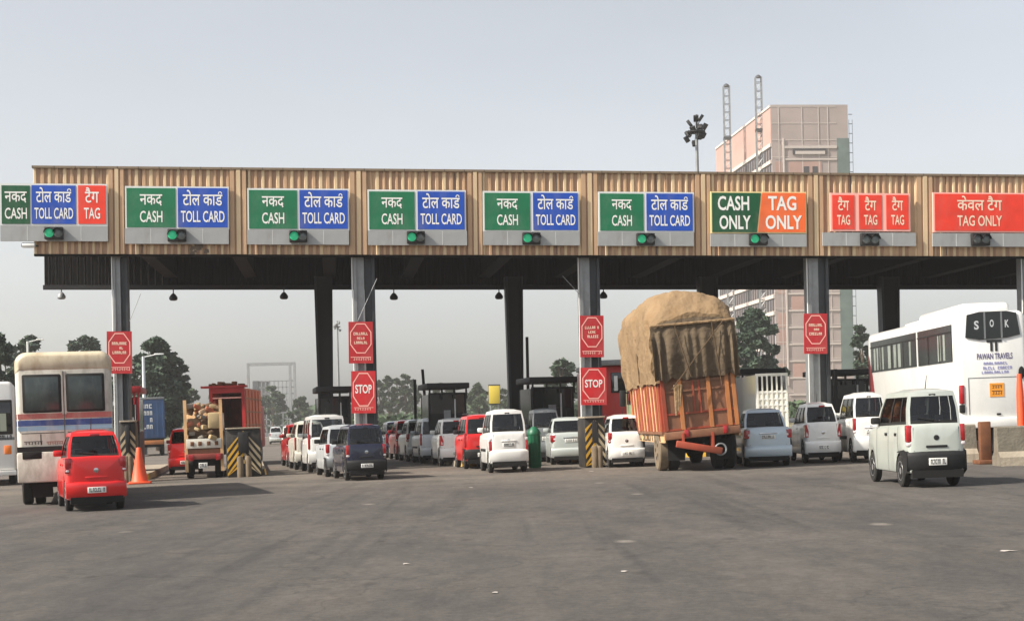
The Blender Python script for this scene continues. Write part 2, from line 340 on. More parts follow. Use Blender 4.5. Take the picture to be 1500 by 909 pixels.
mb = MB(); rnd = random.Random(6); M_stain = mat('grime', C(104,92,78), .8, vary=.25, vscale=4)
for k in range(16):
    sx_, sz_ = FP(rnd.gauss(292, 7), rnd.gauss(364, 4), -.05); a_ = rnd.uniform(.03, .09); mb.face([(sx_-a_, -.041-k*.0004, sz_-a_*.7), (sx_+a_, -.041-k*.0004, sz_-a_*.5), (sx_+a_*.8, -.041-k*.0004, sz_+a_*.8), (sx_-a_*.6, -.041-k*.0004, sz_+a_)], M_stain)
mb.build('stain', canopy, smooth=None)['kind'] = 'stuff'
rnd = random.Random(16); M_streak = mat('water_streak', C(140,114,90), .7, vary=.2, vscale=5)
for k in range(22):
    x_ = rnd.uniform(.3, LEN-.5); h_ = rnd.uniform(.18, .5); w_ = rnd.uniform(.012, .03); mb = MB()
    mb.face([(x_-w_*.3, -.0375, FH-.02-h_), (x_+w_*.3, -.0375, FH-.02-h_*.9), (x_+w_, -.0375, FH-.02), (x_-w_, -.0375, FH-.02)], M_streak); mb.build('water_streak', canopy, smooth=None)
for k in range(1, 12):
    mb = MB(); x_ = k*LEN/12; mb.box(x_-.01, x_+.01, -.039, -.036, .02, FH-.02, M_dsteel); mb.build('sheet_joint', canopy, smooth=None)
zb = FP(750, 423, BACK)[1]; xb0 = FP(65, 400, BACK)[0]
mb = MB(); n = int((LEN+4-xb0)/.25)
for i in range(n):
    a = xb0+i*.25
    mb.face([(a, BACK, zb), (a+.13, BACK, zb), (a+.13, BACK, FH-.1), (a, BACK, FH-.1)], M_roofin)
    mb.face([(a+.13, BACK, zb), (a+.16, BACK+.04, zb), (a+.16, BACK+.04, FH-.1), (a+.13, BACK, FH-.1)], M_roofrib if i > 16 else M_steel)  # leftmost ribs paler: reflected light there is put into their colour
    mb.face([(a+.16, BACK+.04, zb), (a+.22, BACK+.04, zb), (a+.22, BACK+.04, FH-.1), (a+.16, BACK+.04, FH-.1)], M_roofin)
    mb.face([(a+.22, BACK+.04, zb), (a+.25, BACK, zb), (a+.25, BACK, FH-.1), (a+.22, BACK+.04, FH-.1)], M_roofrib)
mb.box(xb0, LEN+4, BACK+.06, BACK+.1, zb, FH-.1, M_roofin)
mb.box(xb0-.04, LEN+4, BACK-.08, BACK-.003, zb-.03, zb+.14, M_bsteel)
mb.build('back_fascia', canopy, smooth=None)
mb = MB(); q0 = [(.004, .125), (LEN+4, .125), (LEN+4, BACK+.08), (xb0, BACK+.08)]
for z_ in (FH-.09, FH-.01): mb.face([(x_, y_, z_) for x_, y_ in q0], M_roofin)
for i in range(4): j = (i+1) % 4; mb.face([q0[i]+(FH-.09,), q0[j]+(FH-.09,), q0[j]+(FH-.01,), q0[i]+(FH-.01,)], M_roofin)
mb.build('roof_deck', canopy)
for k in range(1, 13):
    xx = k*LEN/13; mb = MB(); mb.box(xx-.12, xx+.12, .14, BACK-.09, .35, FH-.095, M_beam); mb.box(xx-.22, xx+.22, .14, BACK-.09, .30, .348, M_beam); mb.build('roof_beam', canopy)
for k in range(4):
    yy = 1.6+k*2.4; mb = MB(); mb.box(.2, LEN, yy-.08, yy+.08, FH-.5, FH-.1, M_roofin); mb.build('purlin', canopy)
# columns -------------------------------------------------------------------------
def hcol(pxl, pxr, py, depth_off, name, lab, grp, back=False):
    xm, _ = FP((pxl+pxr)/2, py, depth_off); w = (pxr-pxl)/sc_at((CM @ Vector((xm, depth_off, 0))).y)
    top = CM @ Vector((xm, depth_off, .3 if not back else .3)); g = Vector((top.x, top.y, SLOPE*top.x)); h = top.z-g.z
    M = Matrix.Translation(g) @ Matrix.Rotation(math.atan2(ex.y, ex.x), 4, 'Z')
    r = empty(name, M, lab, 'column', grp); mb = MB()
    if not back:
        a = -w/2; d = .5
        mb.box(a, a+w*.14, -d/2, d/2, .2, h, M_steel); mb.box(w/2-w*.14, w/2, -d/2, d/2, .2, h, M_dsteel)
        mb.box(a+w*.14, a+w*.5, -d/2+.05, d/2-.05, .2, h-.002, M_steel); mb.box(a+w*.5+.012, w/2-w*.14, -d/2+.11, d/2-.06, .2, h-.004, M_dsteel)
        mb.build('shaft', r, smooth=None)
        m2 = MB(); m2.tube((a-.035, -.2, .2), (a-.035, -.2, h), .02, .02, M_frame); m2.build('drain_pipe', r)
        m3 = MB(); m3.box(-w*.8, w*.8, -.42, .42, .0, .22, M_conc)
        for sx in (-1, 1):
            for sy in (-1, 1): m3.tube((sx*w*.62, sy*.32, .22), (sx*w*.62, sy*.32, .3), .03, .03, M_bsteel, 6)
        m3.build('base', r)
    else:
        wb = w*.72
        for sg, mm in ((-1, M_dsteel), (1, M_bsteel)):  # canopy shade on the rear columns is put into these dark tones
            a0, a1 = (-wb/2, -wb/2+.09) if sg < 0 else (wb/2-.09, wb/2); b0, b1 = (-w/2, -w/2+.09) if sg < 0 else (w/2-.09, w/2)
            for y0 in (-.25,):
                p = [(a0, y0, 0), (a1, y0, 0), (a1, .25, 0), (a0, .25, 0)]; q = [(b0, y0, h), (b1, y0, h), (b1, .25, h), (b0, .25, h)]
                for i in range(4): j = (i+1) % 4; mb.face([p[i], p[j], q[j], q[i]], mm)
        p = [(-wb/2+.085, -.16), (wb/2-.085, -.16), (wb/2-.085, .16), (-wb/2+.085, .16)]; q = [(-w/2+.085, -.16), (w/2-.085, -.16), (w/2-.085, .16), (-w/2+.085, .16)]
        for i in range(4): j = (i+1) % 4; mb.face([p[i]+(0,), p[j]+(0,), q[j]+(h,), q[i]+(h,)], M_bsteel)
        mb.build('shaft', r, smooth=None)
        m3 = MB(); m3.box(-w*.7, w*.7, -.4, .4, .0, .16, M_conc); m3.build('base', r)
    return r, g, h
FC = {}
for px0, px1, lab in ((167,187,'leftmost grey steel front column, beside the old cream bus'), (517,548,'grey steel front column above the dark blue hatchback, holding the clear STOP sign'),
                      (847,876,'grey steel front column left of the loaded truck, holding two red signs'), (1180,1210,'grey steel front column in front of the unfinished tower, holding one red sign'), (1493,1524,'grey steel front column cut by the right edge of the photo')):
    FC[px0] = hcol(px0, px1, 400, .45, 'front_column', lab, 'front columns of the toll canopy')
for px0, px1, lab in ((460,487,'black tapered rear column left of the clear STOP sign'), (739,765,'black tapered rear column above the white wagon with plain tailgate'), (1022,1050,'black tapered rear column mostly hidden behind the tarpaulin load'), (1287,1315,'black tapered rear column left of the white coach roof')):
    hcol(px0, px1, 426, BACK-.55, 'rear_column', lab, 'rear columns of the toll canopy', True)
# stays
for (x0, y0, x1, y1, lab) in ((552,408,524,470,'thin bright stay rod rising right from the column with the clear STOP sign'), (824,404,850,432,'thin bright stay rod rising left from the column beside the loaded truck'), (206,430,190,470,'thin faint stay rod right of the leftmost front column')):
    a, b = FP(x0, y0, .1), FP(x1, y1, .1); mb = MB(); mb.tube((a[0], .1, a[1]), (b[0], .1, b[1]), .010, .010, M_steel, 6); mb.xf(CM)
    tag(mb.build('stay_rod'), lab, 'rod', 'stay rods at the front columns')
# lane signs ----------------------------------------------------------------------
HI = {'CASH': 'नकद', 'TOLL CARD': 'टोल काड', 'TAG': 'टैग', 'TAG ONLY': 'केवल टैग'}
SY = -.16
def lane_sign(panels, y0, y1, lx0, lx1, ly0, ly1, lab, big=False, border=M_frame, gap=2.2, ink=M_letter, inset=None):
    X0, _ = FP(lx0, ly1, SY); r = empty('lane_sign', CM @ Matrix.Translation((X0, SY, FP(lx0, ly1, SY)[1])), lab, 'sign', 'lane signs on the canopy')
    bx, bz = X0, FP(lx0, ly1, SY)[1]
    def P(px, py): a, b = FP(px, py, SY); return a-bx, b-bz
    mb = MB(); a = P(lx0, ly1); b = P(lx1, ly0); mb.box(a[0], b[0], -.03, .05, a[1], b[1], M_spanel)
    nn = 4
    for k in range(1, nn): xx = a[0]+(b[0]-a[0])*k/nn; mb.box(xx-.006, xx+.006, -.034, -.03, a[1]+.01, b[1]-.01, M_frame)
    mb.build('lower_panel', r, smooth=None)
    mb = MB()
    fx0, fz0 = P(panels[0][0]-gap, y1+gap); fx1, fz1 = P(panels[-1][1]+gap, y0-gap)
    mb.box(fx0, fx1, -.025, .05, fz0, fz1, border); mb.build('frame', r, smooth=None)
    for (p0, p1, m, eng, nm, skew) in panels:
        a = P(p0, y1); b = P(p1, y0); mb = MB(); s = skew
        mb.poly([(a[0]+s[0], a[1]), (b[0]+s[1], a[1]), (b[0]+s[2], b[1]), (a[0]+s[3], b[1])], -.037, -.0255, m)
        pan = mb.build(nm, r, smooth=None)
        w, h = b[0]-a[0], b[1]-a[1]; cx = (a[0]+b[0])/2
        tw = {'CASH': .46, 'TOLL CARD': .88, 'TAG': .58, 'TAG ONLY': .5}[eng] if not big else 0
        if eng == 'CASH' and w < 1.0: tw = .78
        if big:
            mbs = []
            for word, z0, z1, ww, dx in ((eng.split()[0], .55, .92, .66 if eng[0] == 'C' else .62, -.03), (eng.split()[1], .07, .43, .66 if eng[0] == 'C' else .80, .0)):
                c2 = cx+dx*w+(-.02*w if eng[0] == 'C' else .02*w)
                mbs.append(text_mb(word, c2-w*ww/2, c2+w*ww/2, a[1]+h*z0, a[1]+h*z1, -.043, ink, .022))
            join(*mbs).build('lettering', pan, smooth=None)
            continue
        t1 = text_mb(eng, cx-w*tw/2, cx+w*tw/2, a[1]+h*.13, a[1]+h*.42, -.043, ink, .012)
        hw = {'CASH': tw, 'TOLL CARD': .80, 'TAG': .5, 'TAG ONLY': .5}[eng]
        up = .95 if eng != 'CASH' else .84
        t2 = text_mb(HI[eng], cx-w*hw/2, cx+w*hw/2, a[1]+h*.55, a[1]+h*up, -.043, ink, .012)
        mbs = [t1, t2]
        if eng == 'TOLL CARD':             # the little hook over the last letter
            k = MB(); hx = cx+w*hw*.44; hz = a[1]+h*.82; pts = []
            for i in range(7):
                an = R(200-i*36); pts.append((hx+math.cos(an)*.045, hz+.05+math.sin(an)*.05))
            for i in range(6):
                p, q = pts[i], pts[i+1]; d = Vector((q[0]-p[0], q[1]-p[1])).normalized()*.014; nrm = (-d.y, d.x)
                k.face([(p[0]-nrm[0], -.0432, p[1]-nrm[1]), (q[0]-nrm[0], -.0432, q[1]-nrm[1]), (q[0]+nrm[0], -.0432, q[1]+nrm[1]), (p[0]+nrm[0], -.0432, p[1]+nrm[1])], ink)
            mbs.append(k)
        join(*mbs).build('lettering', pan, smooth=None)
    return r
Z4 = (0, 0, 0, 0)
lane_sign([(3,44,M_dgrn,'CASH','green_panel',Z4), (47,111,M_sblue,'TOLL CARD','blue_panel',Z4), (115,155,M_sred,'TAG','red_panel',Z4)], 272, 328, 1, 158, 331, 353, 'leftmost lane sign, green blue and red, jutting past the canopy end')
def gb(a, b, c, d, y0, y1, lx0, lx1, l0, l1, lab): lane_sign([(a,b,M_grn,'CASH','green_panel',Z4), (c,d,M_sblue,'TOLL CARD','blue_panel',Z4)], y0, y1, lx0, lx1, l0, l1, lab)
gb(186,257,261,333, 276,333, 183,335, 335,357, 'green and blue lane sign with a dark stain below its signal')
gb(365,435,439,509, 279,335, 362,511, 337,358, 'green and blue lane sign above the orange box truck, left of the column')
gb(541,607,612,680, 281,336, 539,684, 338,359, 'green and blue lane sign just right of the column with the clear STOP sign')
gb(710,776,781,846, 283,337, 708,849, 339,359, 'green and blue lane sign above the black rear column and white wagon')
gb(879,942,947,1014, 284,338, 876,1016, 340,360, 'green and blue lane sign above the tarpaulin truck, beside the CASH ONLY sign')
lane_sign([(1043,1112,M_dgrn,'CASH ONLY','green_panel',(0,-.09,.05,0)), (1113,1179,M_sorg,'TAG ONLY','orange_panel',(-.06,0,0,.08))], 283, 340, 1041, 1181, 343, 361, 'bold CASH ONLY and TAG ONLY sign in green and orange', True, M_cream, 1.6)
lane_sign([(1219,1251,M_sred,'TAG','red_panel',Z4), (1258,1291,M_sred,'TAG','red_panel',Z4), (1298,1330,M_sred,'TAG','red_panel',Z4)], 286, 336, 1205, 1341, 341, 360, 'lane sign of three small red TAG panels', False, M_pink, 2.6, M_letterp)
lane_sign([(1369,1499,M_sred,'TAG ONLY','red_panel',Z4)], 285, 338, 1366, 1503, 342, 361, 'wide single red TAG ONLY lane sign at the right edge', False, M_pink, 2.2, M_letterp)
# signals
SIG = None
for (a, b, y0, y1, on, lab) in ((66,93,333,351,1,'green lit lane signal under the leftmost three colour sign'), (246,273,336,354,1,'green lit lane signal above the stain on the grey panel'), (424,450,338,355,1,'green lit lane signal under the sign above the orange box truck'),
        (596,622,339,357,1,'green lit lane signal on the sign right of the clear STOP column'), (765,791,341,358,1,'green lit lane signal above the white wagon and black rear column'), (932,958,342,359,1,'green lit lane signal above the tarpaulin truck'),
        (1097,1123,342,359,1,'green lit lane signal under the CASH ONLY sign'), (1260,1286,342,360,0,'unlit lane signal under the three small TAG panels'), (1422,1448,342,360,0,'unlit lane signal under the wide TAG ONLY sign')):
    x0, z0 = FP(a, y1, SY-.06); x1, z1 = FP(b, y0, SY-.06); w, h = x1-x0, z1-z0
    r = empty('lane_signal', CM @ Matrix.Translation((x0, SY-.04, z0)), lab, 'signal', 'lane signals under the signs')
    mb = MB(); mb.rbox(0, w, -.16, .005, 0, h, M_bsteel, .02); mb.build('housing', r)
    for k, m in ((.27, M_sigon if on else M_sigoff), (.75, M_sigoff)):
        q = MB(); q.lathe((w*k, -.165, h*.5), [(.13, 0), (.11, -.02), (.05, -.035)], m, 16, 'Y'); q.build('lens', r)
        q = MB(); n = 10
        for i in range(n):
            a0, a1 = R(180*i/n), R(180*(i+1)/n)
            q.face([(w*k+math.cos(a0)*.145, -.16, h*.5+math.sin(a0)*.145), (w*k+math.cos(a1)*.145, -.16, h*.5+math.sin(a1)*.145), (w*k+math.cos(a1)*.145, -.28, h*.5+math.sin(a1)*.145), (w*k+math.cos(a0)*.145, -.28, h*.5+math.sin(a0)*.145)], M_bsteel)
        q.build('visor', r)
# red octagon signs on the columns
def oct_pts(cx, cz, rx, rz): return [(cx+rx*math.cos(R(22.5+45*i))/math.cos(R(22.5)), cz+rz*math.sin(R(22.5+45*i))/math.cos(R(22.5))) for i in range(8)]
def red_sign(x0, x1, y0, y1, stop, lab, seed):
    yy = .02; a = FP(x0, y1, yy); b = FP(x1, y0, yy); w, h = b[0]-a[0], b[1]-a[1]
    r = empty('red_sign', CM @ Matrix.Translation((a[0], yy, a[1])), lab, 'sign', 'red signs on the front columns')
    mb = MB(); mb.box(0, w, -.02, .02, 0, h, M_stop if stop else M_stopd); mb.build('board', r, smooth=None)
    cz = h*(.56 if stop else .60); o1 = oct_pts(w/2, cz, w*.44, h*.40 if stop else h*.36); o2 = oct_pts(w/2, cz, w*.40, h*.37 if stop else h*.335); mb = MB()
    for i in range(8):
        j = (i+1) % 8; mb.face([(o1[i][0], -.024, o1[i][1]), (o1[j][0], -.024, o1[j][1]), (o2[j][0], -.024, o2[j][1]), (o2[i][0], -.024, o2[i][1])], M_pink)
    mb.build('octagon', r, smooth=None)
    if stop:
        text_mb('STOP', w*.16, w*.84, h*.47, h*.68, -.025, M_letter, .02).build('lettering', r, smooth=None)
        marks(w*.1, w*.9, h*.07, h*.14, -.024, M_pink, 8, seed, True).build('small_print', r, smooth=None)
    else:
        join(marks(w*.2, w*.8, h*.68, h*.745, -.025, M_letterp, 8, seed), marks(w*.34, w*.66, h*.575, h*.63, -.025, M_letterp, 4, seed+1), marks(w*.22, w*.78, h*.465, h*.53, -.025, M_letterp, 7, seed+2)).build('lettering', r, smooth=None)
        marks(w*.08, w*.92, h*.07, h*.155, -.025, M_pink, 9, seed+3, True).build('small_print', r, smooth=None)
    mb = MB()
    for k in (.25, .75): mb.box(w*.1, w*.9, .021, .06, h*k-.03, h*k+.03, M_dsteel)
    mb.build('bracket', r)
red_sign(157,193,485,547,False,'red octagon notice on the leftmost column, lowest of the notices',1)
red_sign(511,546,471,532,False,'red octagon notice above the clear STOP sign',5)
red_sign(515,550,543,605,True,'crisp red STOP sign above the dark blue hatchback',9)
red_sign(850,884,462,523,False,'red octagon notice above the faded STOP sign',13)
red_sign(851,888,538,593,True,'faded red STOP sign in front of the red bus',17)
red_sign(1178,1211,459,518,False,'red octagon notice alone on the column before the tower',21)
# pendant lamps
for (px, y1, lab) in ((90,438,'pale pendant lamp hanging at the open left end of the canopy'), (254,440,'large black pendant lamp over the lane with the dark container truck'), (416,438,'black pendant lamp left of the first black rear column'), (577,439,'black pendant lamp right of the clear STOP sign column'), (731,438,'black pendant lamp touching the second rear column'), (884,437,'black pendant lamp between the column and the tarpaulin load')):
    x, z = FP(px, y1, BACK-.15); r = empty('pendant_lamp', CM @ Matrix.Translation((x, BACK-.15, z)), lab, 'lamp', 'pendant lamps under the canopy')
    mb = MB(); mb.tube((0, 0, .2), (0, 0, zb-z+.05), .02, .02, M_bsteel, 6); mb.build('cord', r)
    mb = MB(); mb.lathe((0, 0, 0), [(.10, 0), (.15, .04), (.15, .12), (.08, .22), (.03, .26)], M_steel if px < 100 else M_bsteel, 12); mb.build('lamp_shade', r)
x, z = FP(43, 359, -.1); r = empty('security_camera', CM @ Matrix.Translation((x, -.1, z)), 'small pale security camera at the lower left canopy corner', 'camera')
mb = MB(); mb.lathe((0, 0, 0), [(.07, -.2), (.08, -.18), (.08, .15), (.06, .17)], M_frame, 10, 'X'); mb.build('camera_body', r)
mb = MB(); mb.tube((0, 0, 0), (.25, .05, -.02), .025, .025, M_bsteel, 6); mb.lathe((-.2, 0, 0), [(.05, -.02), (.06, 0)], M_bsteel, 8, 'X'); mb.build('bracket', r)
# islands, crash cushions, booths --------------------------------------------------
def island(px, z0, z1, lab, yw=10):
    p = GD(px, z0); r = empty('toll_island', gmat(p, R(yw)), lab, 'island', 'toll islands between the lanes')
    L = z1-z0; w = .62; mb = MB(); pts = []
    for i in range(9): a = R(180+180*i/8); pts.append((math.cos(a)*w, w+math.sin(a)*w*1.0))
    pts += [(w, L), (-w, L)]
    a = [Vector((x, y, 0)) for x, y in pts]; b = [Vector((x*.96, y, .17)) for x, y in pts]; mb.face(b, M_conc)
    for i in range(len(pts)): j = (i+1) % len(pts); mb.face([a[i], a[j], b[j], b[i]], M_yel if (i % 2) and i < 8 else (M_blk if i < 8 else M_conc))
    mb.build('kerb', r, smooth=None); return r
for px, z, lab in ((183,43.2,'toll island under the leftmost front column'), (358,43.8,'toll island with the yellow chevron cushion, no column'), (531,45,'toll island under the column with the clear STOP sign'), (698,45,'toll island behind the small red van'), (866,45,'toll island under the faded STOP sign'), (1033,46,'toll island hidden behind the tarpaulin truck'), (1197,46.4,'toll island under the column before the tower'), (1355,47,'toll island behind the white coach')):
    island(px, z, z+13, lab, 10 if px < 600 else 8 if px < 800 else 5 if px < 1000 else 2 if px < 1100 else 0)
def cushion(px0, px1, py, ytop, lab, mA, seed=0, side=None):
    p = G((px0+px1)/2, py); s = sc_at(p.y); w = (px1-px0)/s; h = (py-ytop)/s
    r = empty('crash_cushion', gmat(p, ROADYAW), lab, 'crash barrier', 'chevron crash cushions at the island ends')
    mb = MB(); mb.rbox(-w/2, w/2, .02, .9, 0, h, M_blk, .05); mb.build('body', r)
    mb = MB(); n = int(h*9)
    for sgn in (-1, 1):
        for k in range(-2, n, 2):
            z0 = k*.115; xs = (0, sgn*w*.47); dz = w*.62
            def clip(z): return max(.04, min(h-.04, z))
            pts = [(xs[0], .012, clip(z0+dz)), (xs[1], .012, clip(z0)), (xs[1], .012, clip(z0+.115)), (xs[0], .012, clip(z0+.115+dz))]
            if pts[0][2] == pts[3][2]: continue
            mb.face(pts, mA if sgn < 0 else M_pale)
    mb.build('chevron', r, smooth=None)
    mb = MB(); mb.rbox(-w*.15, w*.15, -.06, .01, h*.5, h-.08, M_bsteel, .02); mb.rbox(-w*.5, w*.5, -.02, .8, h+.003, h+.05, M_conc, .01); mb.build('cap', r)
    for k in (-.16, .16):
        q = MB(); q.lathe((k*w*.7, -.16, 0), [(.09, 0), (.095, .05), (.09, h*.40), (.06, h*.44)], M_dusty, 12); q.build('bollard', r)
cushion(333,384,698,628,'yellow and black chevron crash cushion beside the loaded small truck',M_yel)
cushion(178,201,706,618,'narrow dark chevron crash cushion between red hatchback and traffic cone',M_pale)
cushion(858,889,684,612,'grimy chevron crash cushion under the faded STOP sign',M_yel)
M_bpan = mat('booth_panel', C(17,18,19), .55, .1, vary=.1); M_bglass2 = mat('booth_glass', C(26,31,34), .1, spec=.7)
def booth(px0, px1, ytop, z, lab, col=M_bpan, frame=M_bsteel):
    p = GD((px0+px1)/2, z); s = sc_at(z); w = (px1-px0)/s; h = (gy((px0+px1)/2, z)-ytop)/s; d = 2.2
    r = empty('toll_booth', umat(p, ROADYAW), lab, 'booth', 'dark toll booths on the islands')
    mb = MB(); mb.box(-w/2, w/2, 0, d, .17, h*.5, col); mb.box(-w/2, w/2, .0, .06, h*.5, h*.62, col)
    for sx in (-1, 1):
        for y in (0, d-.08): mb.box(sx*w/2-(.08 if sx > 0 else 0), sx*w/2+(.08 if sx < 0 else 0), y, y+.08, h*.5, h*.86, frame)
    mb.build('booth_wall', r, smooth=None)
    mb = MB(); mb.box(-w/2+.085, w/2-.085, .02, .03, h*.62, h*.87, M_bglass2); mb.box(-w/2+.01, -w/2+.02, .1, d-.1, h*.5, h*.86, M_bglass2); mb.box(w/2-.02, w/2-.01, .1, d-.1, h*.5, h*.86, M_bglass2); mb.build('window', r, smooth=None)
    mb = MB(); mb.rbox(-w/2-.08, w/2+.08, -.25, d+.2, h*.93, h, frame, .03)
    for k in (-.48, -.16, .16, .48): mb.box(k*w-.03, k*w+.03, -.2, -.14, h*.80, h*.93, frame)
    mb.box(-w/2, w/2, -.04, .0, h*.855, h*.88, frame); mb.build('roof', r)
    mb = MB(); mb.box(-w*.1, w*.08, -.012, -.002, h*.52, h*.66, M_steel); mb.box(w*.18, w*.21, -.05, -.003, h*.5, h*.8, M_frame); mb.build('notice', r, smooth=None)
    return r
booth(467,514,566,49.5,'dark toll booth behind the white van, left of the clear STOP sign')
booth(628,684,561,50,'dark toll booth with sky showing under its roof, behind the small red van')
booth(778,842,552,50.5,'dark toll booth left of the faded STOP sign')
booth(1084,1148,540,57,'dark toll booth roof showing over the white box truck')
booth(1216,1275,541,51,'dark toll booth between the tower column and the white coach')
M_bred = mat('booth_red', C(140,24,30), .5)
booth(186,204,566,47,'narrow dark booth with red edge, behind the leftmost column', M_bpan, M_bred)
def arm(px, y0, y1, z, lean, lab):
    g = GD(px, z); s = sc_at(z); h0 = (gy(px, z)-y0)/s
    r = empty('boom_barrier', umat(g, ROADYAW), lab, 'barrier', 'raised barrier arms at the booths')
    mb = MB(); mb.rbox(-.09, .09, -.12, .12, 0, 1.1, M_bsteel, .03); mb.build('post', r)
    mb = MB(); mb.box(-.05, .05, -.03, .03, 0, h0-1.2, M_bsteel); mb.xf(Matrix.Translation((0, -.19, 1.0)) @ Matrix.Rotation(lean, 4, 'Y')); mb.build('arm', r)
arm(608,548,0,55,0,'short upright barrier arm left of the booth behind the small red van')
arm(625,533,0,55.2,-.06,'tall leaning barrier arm beside the booth behind the small red van')
arm(773,486,0,55,0,'tallest raised barrier arm, beside the second black rear column')
arm(1222,532,0,49.6,0,'raised barrier arm right of the column before the tower')
# ------------------------------------------------------------------ cars
KIND = {  # glass base rear, roof rear, roof front, windscreen base (share of length), belt, hood end (share of height), wheel radius
    'hatch': (.035, .125, .52, .715, .665, .50, .185), 'wagon': (.02, .05, .57, .75, .635, .54, .165), 'sedan': (.165, .30, .56, .705, .675, .50, .185),
    'van': (.012, .03, .69, .84, .60, .53, .155), 'suv': (.02, .055, .58, .73, .63, .56, .17)}
def wheel(r, x, y, rad, wd, parent, rim=None, sgn=1, tyre=None):
    mb = MB(); mb.lathe((x, y, rad), [(rad*.62, -wd/2), (rad*.93, -wd/2), (rad, -wd*.36), (rad, wd*.36), (rad*.93, wd/2), (rad*.62, wd/2)], tyre or M_tyre, 22, 'X'); o = mb.build('wheel', parent)
    q = MB(); xo = x+sgn*wd*.5; q.lathe((x, y, rad), [(rad*.64, -wd*.47), (rad*.64, wd*.47)], M_under, 18, 'X')
    q.lathe((xo-sgn*.012, y, rad), [(rad*.63, 0), (rad*.60, sgn*.014), (rad*.5, sgn*.006), (rad*.2, sgn*.012), (.0, sgn*.016)], rim or M_rim, 18, 'X')
    for k in range(5):
        a = 2*math.pi*k/5; q.tube((xo+sgn*.004, y+math.cos(a)*rad*.4, rad+math.sin(a)*rad*.4), (xo+sgn*.007, y+math.cos(a)*rad*.4, rad+math.sin(a)*rad*.4), rad*.1, rad*.1, M_under, 6)
    q.build('rim', o); return o
def car(M, W, L, H, kind, P, label, group, lights='vert', bumper=None, name='car', detail=True, plate=M_plate, glass=None, rear_mark=None, rails=False, wiper=True):
    r = empty(name, M, label, {'wagon': 'car', 'hatch': 'car', 'sedan': 'car', 'van': 'van', 'suv': 'car'}[kind], group)
    y0b, y0t, y1t, y1b, fb, fh, fr = KIND[kind]; w = W/2; y0b, y0t, y1t, y1b = (q*L for q in (y0b, y0t, y1t, y1b)); off = .06
    y0b += off; y0t += off
    glass = glass or M_glass; bump = bumper or P; zb = .13*H; zbelt = fb*H; zhood = fh*H; rad = fr*H; yr, yf = .185*L, .835*L; ra = rad*1.16
    def top(y):
        if y <= y1b: z = zbelt-(.03*H*(y/y1b) if kind != 'sedan' else .02*H*(y/y1b))
        else: t = (y-y1b)/(L-y1b); z = zbelt-.03*H-(zbelt-.03*H-zhood)*t**1.5
        if y > L*.93: z -= .10*H*((y-L*.93)/(L*.07))**2
        if kind == 'sedan' and y < .2: z -= .015*H*(1-y/.2)
        return z
    def hw(y):
        k = 1.0
        if y < .14*L: k = .93+.07*math.sin(min(1, max(0, (y-off)/(.14*L)))*math.pi/2)
        if y > .80*L: k = 1-.16*((y-.8*L)/(.2*L))**2
        return w*k
    def sill(y):
        z = zb+.02*H
        for yc in (yr, yf):
            d = abs(y-yc)
            if d < ra: z = max(z, rad+math.sqrt(ra*ra-d*d))
        return z
    def half(y):
        ww, zt, zs = hw(y), top(y), sill(y); zs = min(zs, zt-.1); dz = zt-zs
        return [(0, zb), (.68*ww, zb), (.68*ww, zs), (.955*ww, zs), (.985*ww, zs+.03), (ww, zs+.35*dz), (.99*ww, zs+.62*dz), (.965*ww, zt-.035), (.93*ww, zt-.012), (.86*ww, zt), (.4*ww, zt+.012), (0, zt+.016)]
    ys = set([off, off+.03, .1*L, .14*L, .3*L, .42*L, .5*L, .6*L, y1b, .9*L, .94*L, .97*L, L])
    for yc in (yr, yf):
        for k in range(-6, 7): ys.add(yc+ra*math.sin(k*math.pi/12)*1.0)
        ys.add(yc-ra-.012); ys.add(yc+ra+.012)
    ys.add(y0b); ys = sorted(y for y in ys if off <= y <= L)
    rows = []
    for y in ys:
        h = half(y); rows.append([Vector((a, y, b)) for a, b in h]+[Vector((-a, y, b)) for a, b in h[-2:0:-1]])
    n = len(rows[0]); mb = MB()
    for i in range(len(rows)-1):
        ym = (ys[i]+ys[i+1])/2
        for j in range(n):
            jj = (j+1) % n; jm = min(j, n-1-j)
            m = M_under if jm <= 2 else P
            if jm >= 9 and y0b < ym < y1b: m = M_int
            mb.face([rows[i][j], rows[i][jj], rows[i+1][jj], rows[i+1][j]], m)
    for ring, yy_, sg_ in ((rows[0], off, -1), (rows[-1], L, 1)):
        cz_ = (zb+max(p.z for p in ring))/2; prev = ring
        for sc_, bu in ((.985, .012), (.93, .028), (.75, .045), (.4, .055)):
            cur = [Vector((p.x*sc_, yy_+sg_*bu, cz_+(p.z-cz_)*sc_)) for p in ring]
            for j in range(n): jj = (j+1) % n; mb.face([prev[j], prev[jj], cur[jj], cur[j]], P)
            prev = cur
        mb.face(prev, P)
    # greenhouse
    wb, wr, zr = .885*w, {'hatch': .70, 'sedan': .71, 'wagon': .745, 'suv': .75, 'van': .79}[kind]*w, .962*H
    zbl = lambda y: top(y)-.004
    def side(s, t, sg):
        yb = y0b+(y1b-y0b)*s; yt = y0t+(y1t-y0t)*s
        return Vector((sg*((wb+(wr-wb)*t)+.022*math.sin(math.pi*t)), yb+(yt-yb)*t, zbl(yb)+(zr-zbl(yb))*t))
    def endp(u, t, back):
        yb, yt = (y0b, y0t) if back else (y1b, y1t); bow = (.035 if back else -.07)*(1-u*u)
        return Vector((u*((wb+(wr-wb)*t)+.022*math.sin(math.pi*t)), yb+(yt-yb)*t-bow*1.0, zbl(yb)+(zr-zbl(yb))*t+(.02 if t == 1 else 0)*0))
